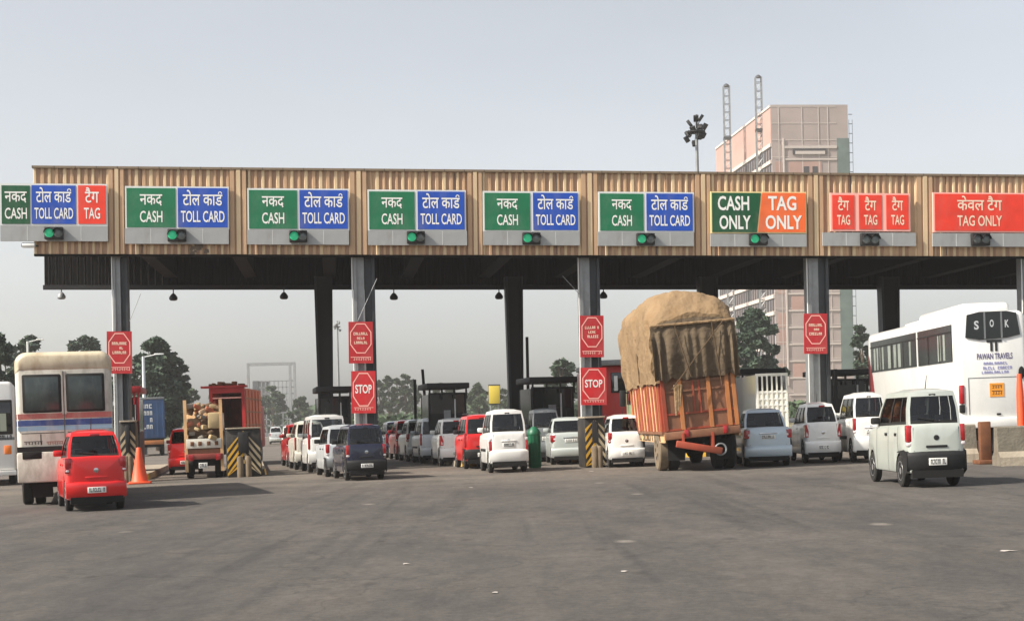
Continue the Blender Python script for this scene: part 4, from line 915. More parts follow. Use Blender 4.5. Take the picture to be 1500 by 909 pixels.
for z in (z0+.02, z0+.38, z1-.12, z1-.32): mb.box(-w*.97, w*.97, -.075, -.0515, z-.022, z+.022, M_tor if z < z0+.5 else M_tbr)
mb.xf(LM).build('tailgate', r, smooth=None)
mb = MB(); mb.rbox(-w*1.02, w*1.02, -.14, .05, z0-.2, z0-.02, M_tbr, .02); mb.xf(LM).build('rear_beam', r)
for x in (-.38, .52):
    mb = MB(); mb.rbox(x-.05, x+.05, -.17, -.13, z0-.17, z0+.0, M_lamp, .012); mb.xf(LM).build('tail_lamp', r)
# tarpaulin over the load
ni, nj = 90, 70; rows = []
for i in range(ni+1):
    v = i/ni; y = -.05+v*(Lb+.35); row = []
    endk = 1-max(0, (.1-v)/.1)**2*.10-max(0, (v-.90)/.10)**2*.16
    hump = 3.96+.26*math.sin(v*2.6+.3)+.06*math.sin(v*9)
    for j in range(nj+1):
        u = j/nj*2-1; au = abs(u)
        if au > .62: t = (au-.62)/.38; x = math.copysign(w+.07+.07*math.sin(t*2.6)-.05*t, u); z = (hump-.30)*endk-((hump-.30)*endk-z1+.10)*t
        else: t = au/.62; x = u/.62*(w+.07); z = (hump-.30*t**4)*endk
        p = Vector((x, y, z)); d = noise.noise(Vector((x*1.3+3, y*1.1, z*1.3)))*.11+noise.noise(Vector((x*4, y*4.5, z*1.6)))*.05+.02*abs(noise.noise(Vector((x*9, y*9+z*3, z*2))))+(.045*math.sin(y*8+noise.noise(p)*4+z*.7)-.06*max(0, .25-abs(noise.noise(Vector((y*3.1, z*.8, 4)))))*2)*(1 if au > .62 else .3)
        p.x += math.copysign(d if au > .4 else 0, u); p.z += d if au <= .62 else 0
        if au > .97: p.z += .10*noise.noise(Vector((y*1.7, u, 2)))
        row.append(p)
    rows.append(row)
mb = MB(); mb.grid(rows, M_tarp); mb.face([p for p in rows[-1]], M_tarp); mb.xf(LM).build('tarpaulin', r, smooth=80)
rows2 = []
for i in range(31):
    t = i/30; row = []
    for j in range(49):
        u = j/24-1; zt_ = 3.44+.12*(1-u*u); z = zt_-(zt_-z1+.05)*t
        fold = (.07*math.sin(u*23+math.sin(u*7)*2+t*1.2)*min(1, t*3)+.03*noise.noise(Vector((u*5, t*4, 1))))*(.35+.65*abs(u))
        bul = .10*math.sin(math.pi*t)
        zz_ = z+(.10*noise.noise(Vector((u*6, 7, 0))) if t > .9 else 0)
        row.append(Vector((u*(w+.13), -.13-bul-fold*.8, zz_)))
    rows2.append(row)
mb = MB(); mb.grid(rows2, M_tarpd); mb.xf(LM).build('tarpaulin_flap', r, smooth=80)
mb = MB(); mb.face([rows[0][j] for j in range(nj+1)], M_tarp); mb.xf(LM).build('tarpaulin_end', r, smooth=None)
mb = MB(); mb.tube((-w-.12, -.19, 3.44), (w+.12, -.2, 3.42), .03, .035, M_tarp, 7)
mb.xf(LM).build('pole', r)
for a, b in (((-w*.75, -.33, 1.95), (w*.8, -.3, 3.4)), ((-w*.2, -.33, 2.2), (-w*.5, -.3, 3.4)), ((w*.6, -.32, 1.95), (w*.5, -.3, 3.4)), ((-w-.16, 2.4, 2.2), (-w-.14, 2.5, 3.3))): mb = MB(); mb.tube(a, b, .014, .014, M_rope, 5); mb.xf(LM).build('rope', r)
mb = MB()
for k in range(3): mb.tube((-w*.62+k*.06, -.2, 2.05), (-w*.68+k*.05, -.22, 1.35+k*.1), .05, .025, M_tarp, 6)
mb.xf(LM).build('tarpaulin_knot', r)
mb = MB(); mb.box(-.42, -.3, .1, 7.4, .62, .84, M_under); mb.box(.3, .42, .1, 7.4, .62, .84, M_under)
for y in (.3, 1.6, 3.2, 4.8): mb.box(-.3, .3, y, y+.1, .64, .82, M_under)
mb.tube((-.7, 1.25, .5), (.7, 1.25, .5), .1, .1, M_under, 8); mb.tube((0, 1.25, .5), (0, 1.26, .5), .25, .25, M_under, 8); mb.build('chassis', r)
mb = MB(); mb.rbox(-w*.9, w*.35, -.25, -.13, .44, .6, M_tor, .02); mb.xf(Matrix.Rotation(R(11), 4, 'Y')).build('under_run_bar', r)
for x_ in (-w*.6, w*.2): mb = MB(); mb.box(x_, x_+.05, -.2, .1, .55, .9, M_tor); mb.build('bar_bracket', r)
mb = MB()
for i in range(14):
    a0, a1 = 2*math.pi*i/14, 2*math.pi*(i+1)/14; mb.tube((w*.42+math.cos(a0)*.13, -.2, .5+math.sin(a0)*.13), (w*.42+math.cos(a1)*.13, -.2, .5+math.sin(a1)*.13), .022, .022, M_steel, 6, False)
mb.build('tow_hook', r)
for sg in (-1, 1):
    wheel(r, sg*(w-.06), 1.25, .5, .24, r, rim=M_dusty, sgn=sg, tyre=M_dusty if sg < 0 else M_tyre); wheel(r, sg*(w-.32), 1.25, .5, .22, r, rim=M_under, sgn=sg)
    wheel(r, sg*(w-.08), 5.9, .5, .26, r, rim=M_dusty, sgn=sg, tyre=M_dusty if sg < 0 else M_tyre)
    mb = MB(); mb.box(sg*(w-.3)-.2, sg*(w-.3)+.2, .5, .53, .25, .72, M_under); mb.build('mud_flap', r)
M_cab = mat('cab_green', C(130,146,112), .5, 0, .2, .1, dirt=.5); mb = MB(); rbody(mb, w*1.02, .75, 2.5, .18, 5.95, 7.5, M_cab, .12); mb.build('cab', r)
for sg in (-1, 1):
    mb = MB(); x0, x1 = sorted((sg*w*1.0, sg*(w*1.02+.02))); mb.rbox(x0, x1, 6.2, 7.1, 1.65, 2.25, M_dglass, .01); mb.build('cab_window', r)
    mb = MB(); x0, x1 = sorted((sg*(w+.1), sg*(w+.25))); mb.rbox(x0, x1, 6.9, 7.0, 1.6, 2.05, M_black, .02); mb.tube((sg*w, 6.95, 2.0), (sg*(w+.15), 6.95, 1.95), .02, .02, M_black, 5); mb.build('wing_mirror', r)
# ------------------------------------------------------------------ other trucks
def small_wheels(r, w, ys, rad):
    for sg in (-1, 1):
        for y in ys: wheel(r, sg*(w*.93-.1), y, rad, .2, r, sgn=sg)
# loaded small truck
M_dred2 = mat('dull_red', C(140,62,54), .7, dirt=.6)
M, w2, H = put(272, 329, 700, 578, 11.5); w = w2/2; s = sc_at(M.translation.y); zz = lambda py: (700-py)/s
r = empty('small_truck', M, 'small cream and red truck heaped with tied goods, left of the yellow chevron cushion', 'truck')
mb = MB(); mb.box(-w, w, .0, 3.4, zz(664), zz(657), M_tbr); mb.box(-w, -w+.04, 0, 3.4, zz(657), zz(625), M_tcr); mb.box(w-.04, w, 0, 3.4, zz(657), zz(625), M_tcr)
for x in (-w, w-.09): mb.box(x, x+.09, -.03, .06, zz(690), zz(585), M_tcr)
mb.build('cargo_bed', r, smooth=None)
mb = MB(); mb.rbox(-w*.9, w*.9, -.04, .0, zz(656), zz(642), M_whitew, .01)
for k in (-.6, -.2, .25, .65): mb.rbox(k*w-.05, k*w+.05, -.055, -.03, zz(652), zz(646), M_rust, .008)
mb.build('tailboard', r)
mb = MB(); mb.rbox(-w*.95, w*.95, -.08, .05, zz(672), zz(664), M_dred2, .015); mb.build('rear_bumper', r)
mb = MB(); mb.rbox(-w*.3, w*.15, -.1, -.07, zz(685), zz(677), M_plate, .005); pl = mb.build('number_plate', r); marks(-w*.26, w*.11, zz(683.5), zz(678.5), -.102, M_ink, 4, 5).build('plate_marks', pl, smooth=None)
for x in (-w*.8, w*.6):
    mb = MB(); mb.rbox(x, x+w*.25, -.1, -.07, zz(674), zz(665), M_lamp, .008); mb.build('tail_lamp', r)
rnd = random.Random(11)
cols = [mat('goods_straw', C(168,148,112), .9, vary=.2), mat('goods_tan', C(168,140,112), .9, vary=.2), mat('goods_grey', C(140,134,124), .9, vary=.2), mat('goods_brown', C(104,82,62), .9, vary=.2), mat('goods_rust', C(150,88,64), .9, vary=.2)]
mb = MB()
for k in range(150):
    z = zz(655)+rnd.random()**.8*(zz(590)-zz(655)); x = rnd.uniform(-w*.86, w*.86); y = rnd.uniform(-.02, 3.0); a = rnd.uniform(.04, .12); X = Matrix.Translation((x, y, z)) @ Matrix.Rotation(rnd.uniform(-.5, .5), 4, 'Y') @ Matrix.Rotation(rnd.uniform(-.6, .6), 4, 'Z')
    mb.rbox(-a, a, -a*.8, a*.8, -a*.6, a*.6, rnd.choice(cols), a*.25, X)
mb.box(-w*.8, w*.8, .2, 3.2, zz(657)+.01, zz(612), cols[3]); mb.rbox(w*.25, w*.9, -.03, .5, zz(628), zz(604), cols[0], .05)
load = mb.build('load', r); 
mb = MB(); mb.rbox(-w*.95, w*.95, 3.5, 4.7, .5, zz(600), M_tcr, .08); mb.build('cab', r); small_wheels(r, w, (.6, 3.9), .33)
mb = MB(); mb.box(-w*.6, w*.6, .1, 4.4, .35, zz(664), M_under); mb.build('chassis', r)
# red car left of it
C_(247,298,694.5,626,11.5,2.9,'hatch',M_red,'red hatchback peeping out left of the heaped small truck',None,lights='hatch')
# orange box truck
zc = 56; pc = GD(335, zc); s = sc_at(zc); yb = gy(335, zc); w = 50/s/2; zz = lambda py: (yb-py)/s
r = empty('box_truck', gmat(pc, R(3.0)), 'rust orange box truck with a red framed dark open back, behind the yellow chevron cushion', 'truck')
M_obox = mat('box_orange', C(226,112,66), .6, vary=.15, dirt=.4, dcol=C(130,80,56)); M_rfr = mat('box_red', C(168,34,34), .5, vary=.1)
mb = MB(); H = zz(571); Lb = 5.4; t = .06; mb.box(-w, -w+t, 0, Lb, .9, H, M_obox); mb.box(w-t, w, 0, Lb, .9, H, M_obox); mb.box(-w, w, 0, Lb, H+.002, H+t, M_obox); mb.box(-w+t, w-t, Lb-t, Lb, .9, H, M_obox); mb.box(-w, w, 0, Lb, .82, .898, M_tbr)
for k in range(5):
    y = .25+k*1.02; mb.box(w+.001, w+.03, y, y+.07, .9, H, M_obox)
for z in (1.5, 2.0, 2.5): mb.box(w+.001, w+.022, .0, Lb, z, z+.05, M_torr)
mb.build('box', r, smooth=None)
mb = MB(); f = .1; mb.box(-w-.02, -w+f, -.06, -.002, .8, H+.08, M_rfr); mb.box(w-f, w+.02, -.06, -.002, .8, H+.08, M_rfr); mb.box(-w+f, w-f, -.06, -.002, H-.12, H+.08, M_rfr); mb.box(-w-.3, w+.1, -.2, .3, H+.082, H+.16, M_rfr)
mb.box(-w+f, w-f, -.05, -.003, H-.32, H-.27, M_pink); mb.build('door_frame', r, smooth=None)
mb = MB(); mb.box(-w+f, w-f, -.04, .02, .82, 1.35, M_dsteel); mb.box(-w*.3, -w*.22, -.04, .0, 1.35, 2.0, M_steel); mb.build('tailboard', r, smooth=None)
for k in range(14): 
    pass
mb = MB(); rnd = random.Random(4)
for k in range(26): x = rnd.uniform(-w, w); a = rnd.uniform(.05, .1); mb.rbox(x-a, x+a, rnd.uniform(0, .2), rnd.uniform(.3, .5), H+.161, H+.2+rnd.random()*.12, M_rust, .02)
mb.build('roof_load', r)
mb = MB(); mb.rbox(-w*.95, w*.95, Lb+.1, Lb+1.4, .6, 2.3, M_rfr, .1); mb.build('cab', r); mb = MB(); mb.box(-w*.6, w*.6, .1, Lb+1.2, .45, .82, M_under); mb.build('chassis', r); small_wheels(r, w, (1.0, 5.4), .42)
# blue container truck
zc = 88; pc = GD(219, zc); s = sc_at(zc); yb = gy(219, zc); w = 45/s/2; zz = lambda py: (yb-py)/s
M_cblu = mat('container_blue', C(52,86,128), .5, 0, .1, .12, 1, dirt=.2); r = empty('container_truck', gmat(pc, R(14)), 'dark blue container truck driving away below the big tree', 'truck')
mb = MB(); mb.rbox(-w, w, 0, 6, zz(642), zz(585), M_cblu, .04)
for k in range(6): x = -w+.1+k*(2*w-.2)/5; mb.box(x-.03, x+.03, -.04, -.002, zz(640), zz(588), M_cblu)
for k in range(12): y = .3+k*.47; mb.box(w+.001, w+.03, y, y+.2, zz(640), zz(588), M_cblu)
ct = mb.build('container', r)
_cm = [marks(-w*.45+q*.02, w*.25, zz(598+k*10), zz(592+k*10), -.044, M_frame, 3, k) for k, q in ((0, 0), (1, 5), (2, 5), (3, 3))]
for k_ in _cm: k_.build('container_marks', ct, smooth=None)
mb = MB(); mb.rbox(-w*1.02, w*1.02, -.05, .1, zz(584.9), zz(582), M_steel, .02); mb.build('roof_edge', r)
mb = MB(); mb.box(-w*.7, w*.7, .1, 7, zz(655), zz(643), M_under); mb.rbox(-w*.9, w*.9, -.1, 0, zz(651), zz(645), M_torr, .02); mb.build('chassis', r); small_wheels(r, w, (.8, 1.8, 6.6), .5)
mb = MB(); mb.rbox(-w*.9, w*.9, 6.2, 7.8, .6, zz(595), M_cblu, .1); mb.build('cab', r)
# white box and stake truck
zc = 47.6; pc = GD(1133, zc); s = sc_at(zc); yb = gy(1133, zc); w = 47/s/2; zz = lambda py: (yb-py)/s
r = empty('stake_truck', gmat(pc, R(-1)), 'white truck with cream slatted tailgate behind the pale blue saloon', 'truck')
M_crmt = mat('truck_ivory', C(226,224,212), .55, vary=.06, dirt=.3)
mb = MB(); H = zz(548); mb.box(-w, -w+.06, 0, 5, .8, H, M_white); mb.box(w-.06, w, 0, 5, .8, H, M_white); mb.box(-w, w, 4.9, 5.0, .8, H, M_crmt); mb.box(-w, w, 0, 5, .7, .798, M_crmt); mb.build('cargo_body', r, smooth=None)
mb = MB(); mb.box(-w+.062, w-.062, -.03, .02, .75, zz(572), M_crmt)
for z in (zz(574), zz(584), zz(593), zz(602)): mb.box(-w+.06, w-.06, -.05, -.031, z-.03, z+.02, M_white)
for k in range(7): x = -w+.05+k*(2*w-.1)/6; mb.box(x-.025, x+.025, -.055, -.02, .75, H+.03, M_crmt)
mb.box(-w, w, -.05, .02, H-.05, H+.03, M_crmt); mb.box(-w+.1, w-.1, .5, .55, zz(572), H-.06, M_int); mb.build('tailgate', r, smooth=None)
for k, x in ((0, -w*.8), (1, w*.55)):
    mb = MB(); mb.rbox(x, x+.2, -.06, .0, .62, .72, M_lamp, .01); mb.build('tail_lamp', r)
mb = MB(); mb.box(-w*.6, w*.6, .1, 6, .42, .7, M_under); mb.build('chassis', r); mb = MB(); mb.rbox(-w, w, 5.1, 6.5, .6, zz(560), M_white, .1); mb.build('cab', r); small_wheels(r, w, (1.0, 5.6), .42)
# ------------------------------------------------------------------ street furniture
p = G(205, 708); s = sc_at(p.y); w = 17/s; h = (708-656)/s
r = empty('traffic_cone', gmat(p, .2), 'tall orange traffic cone right of the red hatchback', 'traffic cone')
mb = MB(); mb.lathe((0, 0, .05), [(w*.78, 0), (w*.70, .03), (w*.30, h*.72), (w*.22, h*.94), (w*.16, h*.97)], M_cone, 18); mb.build('cone_body', r)
mb = MB(); mb.rbox(-w*.95, w*.95, -w*.95, w*.95, 0, .06, M_cone, .02); mb.build('foot', r)
p = G(784, 686); s = sc_at(p.y); w = 9.5/s; h = 62/s
r = empty('waste_bin', gmat(p, 0), 'tall dark green bin with domed lid between white wagon and silver saloon', 'bin')
mb = MB(); mb.lathe((0, 0, .02), [(w*.86, 0), (w, .05), (w, h*.8)], M_bin, 18)
for k in range(5): mb.box(-w*1.0+k*w*.45, -w*1.0+k*w*.45+.02, -w*1.0*math.sqrt(max(0, 1-(-1+k*.45+.02)**2))-.012, -w*.3, .1, h*.78, M_bin)
mb.build('bin_body', r)
mb = MB(); mb.lathe((0, 0, h*.805), [(w*1.06, 0), (w*1.06, .04), (w*.8, h*.12), (w*.3, h*.19)], M_bin, 18); mb.build('lid', r)
def block(px0, px1, py, ytop, lab, seed):
    p = G((px0+px1)/2, py); s = sc_at(p.y); w = (px1-px0)/s/2; h = (py-ytop)/s
    r = empty('concrete_barrier', gmat(p, R(-1)), lab, 'barrier', 'concrete barrier blocks on the right'); mb = MB()
    sec = [(-.02, 0), (0, .22*h), (.12, .36*h), (.17, h-.03), (.2, h), (.36, h), (.39, h-.03), (.44, .36*h), (.56, .22*h), (.58, 0)]
    a = [Vector((-w, y, z)) for y, z in sec]; b = [Vector((w, y, z)) for y, z in sec]
    mb.face(a, M_concd); mb.face(b[::-1], M_concd)
    for i in range(len(sec)-1): mb.face([a[i], b[i], b[i+1], a[i+1]], M_conc if i in (0, 7, 8) or i == 1 else M_concd)
    mb.build('block', r, smooth=None)
    rnd = random.Random(seed); mb = MB()
    for k in range(3): x = -w+(k+.6)*2*w/3.2; mb.face([(x-.035, .153-.02, .45*h), (x+.035, .153-.02, .45*h), (x+.03, .166-.002, h*.96), (x-.02, .166-.002, h*.96)], M_rust if rnd.random() < .6 else M_concd)
    mb.build('rust_stain', r, smooth=None)
block(1378,1434,677,622,'concrete barrier block behind the grey green wagon, below the coach tail lamp',1)
block(1466,1545,681,623,'concrete barrier block cut by the right edge of the photo',2)
p = G(1444, 679); s = sc_at(p.y); w = 8/s; h = 62/s
r = empty('barrier_post', gmat(p, 0), 'rusty brown steel post between the two concrete barrier blocks', 'post'); mb = MB(); mb.rbox(-w, w, -.08, .1, .08, h, M_rust, .02); mb.build('post_body', r); mb = MB(); mb.rbox(-w*1.8, w*1.8, -.25, .25, 0, .09, M_rust, .02); mb.build('foot', r)
p = G(1509, 676); r = empty('marker_post', gmat(p+Vector((0, .5, 0)), 0), 'orange marker post at the right edge behind the barrier block', 'post'); s = sc_at(p.y); mb = MB(); mb.lathe((0, 0, 0), [(.09, 0), (.09, .1), (.08, 100/s), (.05, 130/s)], M_cone, 14); mb.build('post_body', r);
rnd = random.Random(5)
for px, py, sz, lab in ((596,826,.065,'small pale scrap on the open asphalt, farthest left of the four'), (725,868,.055,'small pale scrap nearest the bottom edge of the photo'), (915,837,.06,'small pale scrap on the asphalt in front of the tarpaulin truck'), (1476,807,.11,'pale scrap near the right edge of the asphalt'), (866,690,.16,'flat pale scrap on the road left of the truck wheels'), (690,714,.11,'flat pale scrap in front of the middle queue')):
    p = G(px, py); mb = MB(); n = 9; pts = [(math.cos(2*math.pi*i/n)*sz*.5*rnd.uniform(.6, 1.1), math.sin(2*math.pi*i/n)*sz*.8*rnd.uniform(.7, 1.1)) for i in range(n)]
    for i in range(n):
        a, b = pts[i], pts[(i+1) % n]; mb.face([(0, 0, .014), (a[0], a[1], .005+.008*((i*3) % 4)/4), (b[0], b[1], .005+.008*(((i+1) % n*3) % 4)/4)], mat('scrap_paper', C(172,166,158), .8))
    mb.xf(gmat(p, rnd.random()*3)); tag(mb.build('paper_scrap', smooth=None), lab, 'litter', 'pale scraps lying on the asphalt')
# mast with lamps, far masts ---------------------------------------------------------
def floodmast(px, ytop, z, label, nl, spread, name='floodlight_mast', head=None, pole_m=M_steel):
    g = GD(px, z); s = sc_at(z); h = (gy(px, z)-ytop)/s; r = empty(name, umat(g, 0), label, 'mast'); mb = MB(); mb.tube((0, 0, 0), (0, 0, h), .22, .09, pole_m, 10); mb.build('pole', r)
    rnd = random.Random(2); m = head or M_bsteel; hh = spread*2.1
    q = MB(); q.lathe((0, 0, h-hh*.55), [(spread*.55, 0), (spread*.58, .03), (spread*.55, .07)], M_bsteel, 14)
    for k in range(4): a = k*math.pi/4; q.box(-spread*.55, spread*.55, -.03, .03, h-hh*.5, h-hh*.5+.05, M_bsteel, Matrix.Rotation(a, 4, 'Z'))
    q.build('lamp_ring', r)
    for k in range(nl):
        a = 2*math.pi*k/nl; zz_ = h-hh*(.1+.8*((k*7) % nl)/nl); rd = spread*(.35+.65*((k*5) % nl)/nl)*.8
        X = Matrix.Translation((math.cos(a)*rd, math.sin(a)*rd, zz_)) @ Matrix.Rotation(a, 4, 'Z') @ Matrix.Rotation(R(35), 4, 'Y')
        o = MB(); o.rbox(-.08, .12, -spread*.16, spread*.16, -spread*.2, spread*.2, m, .02, X); o.tube((0, 0, h-hh*.45), X.translation, .03, .03, m, 5); o.build('floodlight', r)
    return r
floodmast(1029, 168, 95, 'tall mast with a dark cluster of floodlights left of the unfinished tower', 11, 1.0)
floodmast(497, 470, 190, 'faint hazy floodlight mast between the black rear column and the clear STOP sign', 8, .7, head=M_steel)
for px, yt, z, lab in ((212,522,95,'thin pale lamp pole above the dark blue container truck'), (43,500,120,'thin pale lamp pole behind the roof of the old cream bus')):
    g = GD(px, z); h = (gy(px, z)-yt)/sc_at(z); r = empty('lamp_pole', umat(g, 0), lab, 'pole', 'thin pale lamp poles at left'); mb = MB(); mb.tube((0, 0, 0), (0, 0, h), .14, .09, M_frame, 8); mb.build('pole', r)
    mb = MB(); mb.tube((0, 0, h-.05), (.9, 0, h+.12), .04, .03, M_frame, 6); mb.rbox(.7, 1.3, -.1, .1, h+.08, h+.17, M_frame, .03); mb.build('lamp_head', r)
# distant gantry and scaffold ---------------------------------------------------------
z = 330; s = sc_at(z); g = GD(399, z); yb = gy(399, z); w = 68/s/2; h = (yb-531)/s
r = empty('sign_gantry', umat(g, 0), 'hazy steel gantry frame far across the road', 'gantry'); mb = MB()
for x in (-w, w-1.0, w): mb.box(x-.25, x+.25, -.3, .3, 0, h, M_steel)
mb.box(-w, w, -.25, .25, h-.7, h, M_steel); mb.build('frame', r, smooth=None)
mb = MB(); b0 = (yb-558)/s
for k in range(8): zz_ = 2+k*(b0-2)/7; mb.box(-w*.8, w*.98, .5, .8, zz_-.12, zz_+.12, M_steel)
for k in range(11): x = -w*.8+k*w*1.78/10; mb.box(x-.1, x+.1, .5, .8, 0, b0, M_steel)
mb.build('lattice', r, smooth=None)
mb = MB(); mb.box(-w*.86, -w*.1, .9, 1.1, (yb-600)/s, b0, M_steel); mb.build('panel', r)
z = 120; s = sc_at(z); g = GD(725, z); yb = gy(725, z); r = empty('road_sign', umat(g, 0), 'yellow road sign on posts behind the white wagon', 'sign'); w = 8/s; mb = MB(); mb.rbox(-w, w, -.05, .05, (yb-591)/s, (yb-565)/s, mat('sign_yellow', C(196,174,60), .5), .02); mb.box(-w*1.08, w*1.08, .06, .12, (yb-592)/s, (yb-563)/s, M_dsteel); mb.build('board', r)
for x in (-w*.7, w*.7):
    mb = MB(); mb.tube((x, .15, 0), (x, .15, (yb-566)/s), .06, .06, M_steel, 6); mb.build('post', r)
# ------------------------------------------------------------------ unfinished tower
z = 300; s = sc_at(z); g = GD(1195, z); yb = gy(1188, z); FW = 115/s; LD = 47.0; TH = (yb-154)/s
M_tw = mat('tower_render', C(160,146,142), .9, vary=.12, vscale=.12, dirt=.5, dcol=C(150,140,140), dscale=.15); M_tl = mat('tower_brick', C(168,136,126), .9, vary=.1, vscale=.2); M_band = mat('tower_band', C(188,178,172), .9); M_void = mat('tower_void', C(58,56,60), .9); M_net = mat('green_netting', C(92,108,104), .9, vary=.2, vscale=.4)
BM = Matrix.Translation(g) @ Matrix.Rotation(R(5.5), 4, 'Z')
r = empty('tower_block', BM, 'tall unfinished pinkish tower block rising behind the canopy', 'building')
fl = 3.35; nf = int(TH/fl); w = FW/2
mb = MB(); mb.box(-w, w, 0, LD, -2, TH, M_tw); mb.build('wall', r, smooth=None)
mb = MB(); mb.box(-w-.12, -w-.002, .05, LD-.05, TH-2.3*fl, TH-.02, M_tl); mb.build('brick_storey', r, smooth=None)
mb = MB()
for f in range(nf): mb.box(-w, w-2.41, -.06, -.003, TH-.3-f*fl-.12, TH-.3-f*fl, M_band)
for x_ in (-w+1.4, -1.7, 1.7, 3.6): mb.box(x_, x_+.16, -.09, -.061, 4, TH-.5, M_band)
mb.build('front_frame', r, smooth=None)
mb = MB(); mb.box(w-2.4, w+.1, -.12, -.003, 8, TH-2*fl, M_net)
mb.build('safety_net', r, smooth=None)
mb = MB(); mb.box(-w+2.2, -w+2.5, -.25, -.003, 6, TH-2.0*fl, M_band); mb.box(-w+2.5, w-2.4, -.22, -.003, TH-2.6*fl, TH-2.45*fl, M_band)
for f in range(1, nf-2): zt = TH-2.3*fl-f*fl; mb.box(-w+2.6, w-2.4, -.18, -.003, zt, zt+.35, M_band)
mb.build('front_band', r, smooth=None)
mb = MB()
for f in range(nf-3):
    zt = TH-2.3*fl-f*fl
    mb.box(-w+.6, -w+2.0, -.05, -.003, zt-fl*.95, zt-.25, M_tl if f % 3 else M_tw)
    mb.box(-w+3.4, w-5.6, -.08, -.003, zt-fl*.9, zt-.3, M_tl if f % 4 == 1 else M_tw)
mb.build('brick_infill', r, smooth=None)
for f in range(nf-3):
    zt = TH-2.9*fl-f*fl
    if f == 0:
        q = MB(); q.box(-w+4.2, w-4.6, -.3, -.081, zt-.2, zt+.9, M_void); q.box(-w+4.7, w-4.9, -.34, -.301, zt-.2, zt+.45, M_band); q.build('window', r, smooth=None); continue
    for x in (-.9, .9):
        q = MB(); q.box(x-.55, x+.55, -.13, -.083, zt-.7, zt+.75, M_void); fw = q.build('window', r, smooth=None)
        q = MB(); q.box(x-.65, x+.65, -.2, -.084, zt-.85, zt-.705, M_band); q.build('sill', fw, smooth=None)
mb = MB()
for f in range(nf-2): zt = TH-2.35*fl-f*fl; mb.box(-w-.35, -w-.003, .03, LD-.03, zt-.45, zt+.25, M_band)
mb.box(-w-.3, -w-.003, .0, LD-.1, TH-.5, TH-.05, M_band); mb.build('floor_slab', r, smooth=None)
cnt = 0
for f in range(nf-3):
    zt = TH-2.35*fl-f*fl; q = MB()
    for k in range(24):
        y = .5+k*1.93; q.box(-w-.14, -w-.123 if False else -w-.003, y, y+1.15, zt-fl+.5, zt-.55, M_void)
    q.build('window_row', r, smooth=None)
mb = MB(); rnd = random.Random(9)
for k in range(16):
    f = rnd.randrange(2, nf); zt = TH-f*fl; y = LD; 
for k in range(26): zz_ = 12+k*(TH-14)/25; mb.box(w+.12, w+.9, -.1, .05, zz_, zz_+.12, M_dsteel)
for x in (.15, .85): mb.box(w+x, w+x+.07, -.06, .01, 5, TH-3, M_dsteel)
mb.build('scaffold', r, smooth=None)
# lower wing in front
mb = MB(); w2 = 56/s; x0 = -w-9; 
z2 = 285; g2 = GD(1118, z2); s2 = sc_at(z2); yb2 = gy(1118, z2)
for px, yt, yb_, zz_, lab in ((1074,123,600,318,'left lattice hoist mast rising beside the unfinished tower'), (1121,110,600,306,'right, taller lattice hoist mast beside the unfinished tower')):
    g = GD(px, zz_); s = sc_at(zz_); h = (gy(px, zz_)-yt)/s; a = 4.3/s; mb = MB()
    for sx in (-1, 1):
        for sy in (-1, 1): mb.box(sx*a-.1, sx*a+.1, sy*a-.1, sy*a+.1, 0, h-.5, M_steel)
    n = int(h/1.7)
    for k in range(n):
        za, zb_ = k*1.7, (k+1)*1.7
        if zb_ > h-.4: break
        for sy in (-a, a):
            mb.tube((-a, sy, za), (a, sy, zb_), .045, .045, M_steel, 4, False); mb.box(-a, a, sy-.05, sy+.05, zb_-.05, zb_+.05, M_dsteel)
        for sx in (-a, a): mb.tube((sx, -a, za), (sx, a, zb_), .055, .055, M_dsteel, 4, False)
    mb.lathe((0, 0, h-.6), [(a*1.2, 0), (a*.9, .35), (a*.3, .6)], M_dsteel, 8)
    for q in (.55, .72): mb.box(-a*1.25, a*1.25, -a*1.25, a*1.25, h*q+8, h*q+8.5, M_dsteel)
    mb.xf(umat(g, 0)); tag(mb.build('hoist_mast', smooth=None), lab, 'hoist', 'lattice hoist masts at the tower')
# ------------------------------------------------------------------ trees
def leafmat(name, c1, c2):
    m = bpy.data.materials.new(name); m.use_nodes = True; n = m.node_tree; b = n.nodes['Principled BSDF']
    oi = n.nodes.new('ShaderNodeTexCoord'); nz = n.nodes.new('ShaderNodeTexNoise'); nz.inputs['Scale'].default_value = .8; nz.inputs['Detail'].default_value = 3; n.links.new(oi.outputs['Object'], nz.inputs['Vector'])
    rp = n.nodes.new('ShaderNodeValToRGB'); rp.color_ramp.elements[0].position = .35; rp.color_ramp.elements[0].color = c1; rp.color_ramp.elements[1].position = .65; rp.color_ramp.elements[1].color = c2
    n.links.new(nz.outputs[0], rp.inputs[0]); n.links.new(rp.outputs[0], b.inputs['Base Color']); b.inputs['Roughness'].default_value = .7; b.inputs['Specular IOR Level'].default_value = .2; return m
M_leaf = leafmat('foliage_dark', (.034,.058,.042,1), (.066,.098,.062,1)); M_leaf2 = leafmat('foliage_mid', (.035,.06,.032,1), (.065,.10,.05,1))
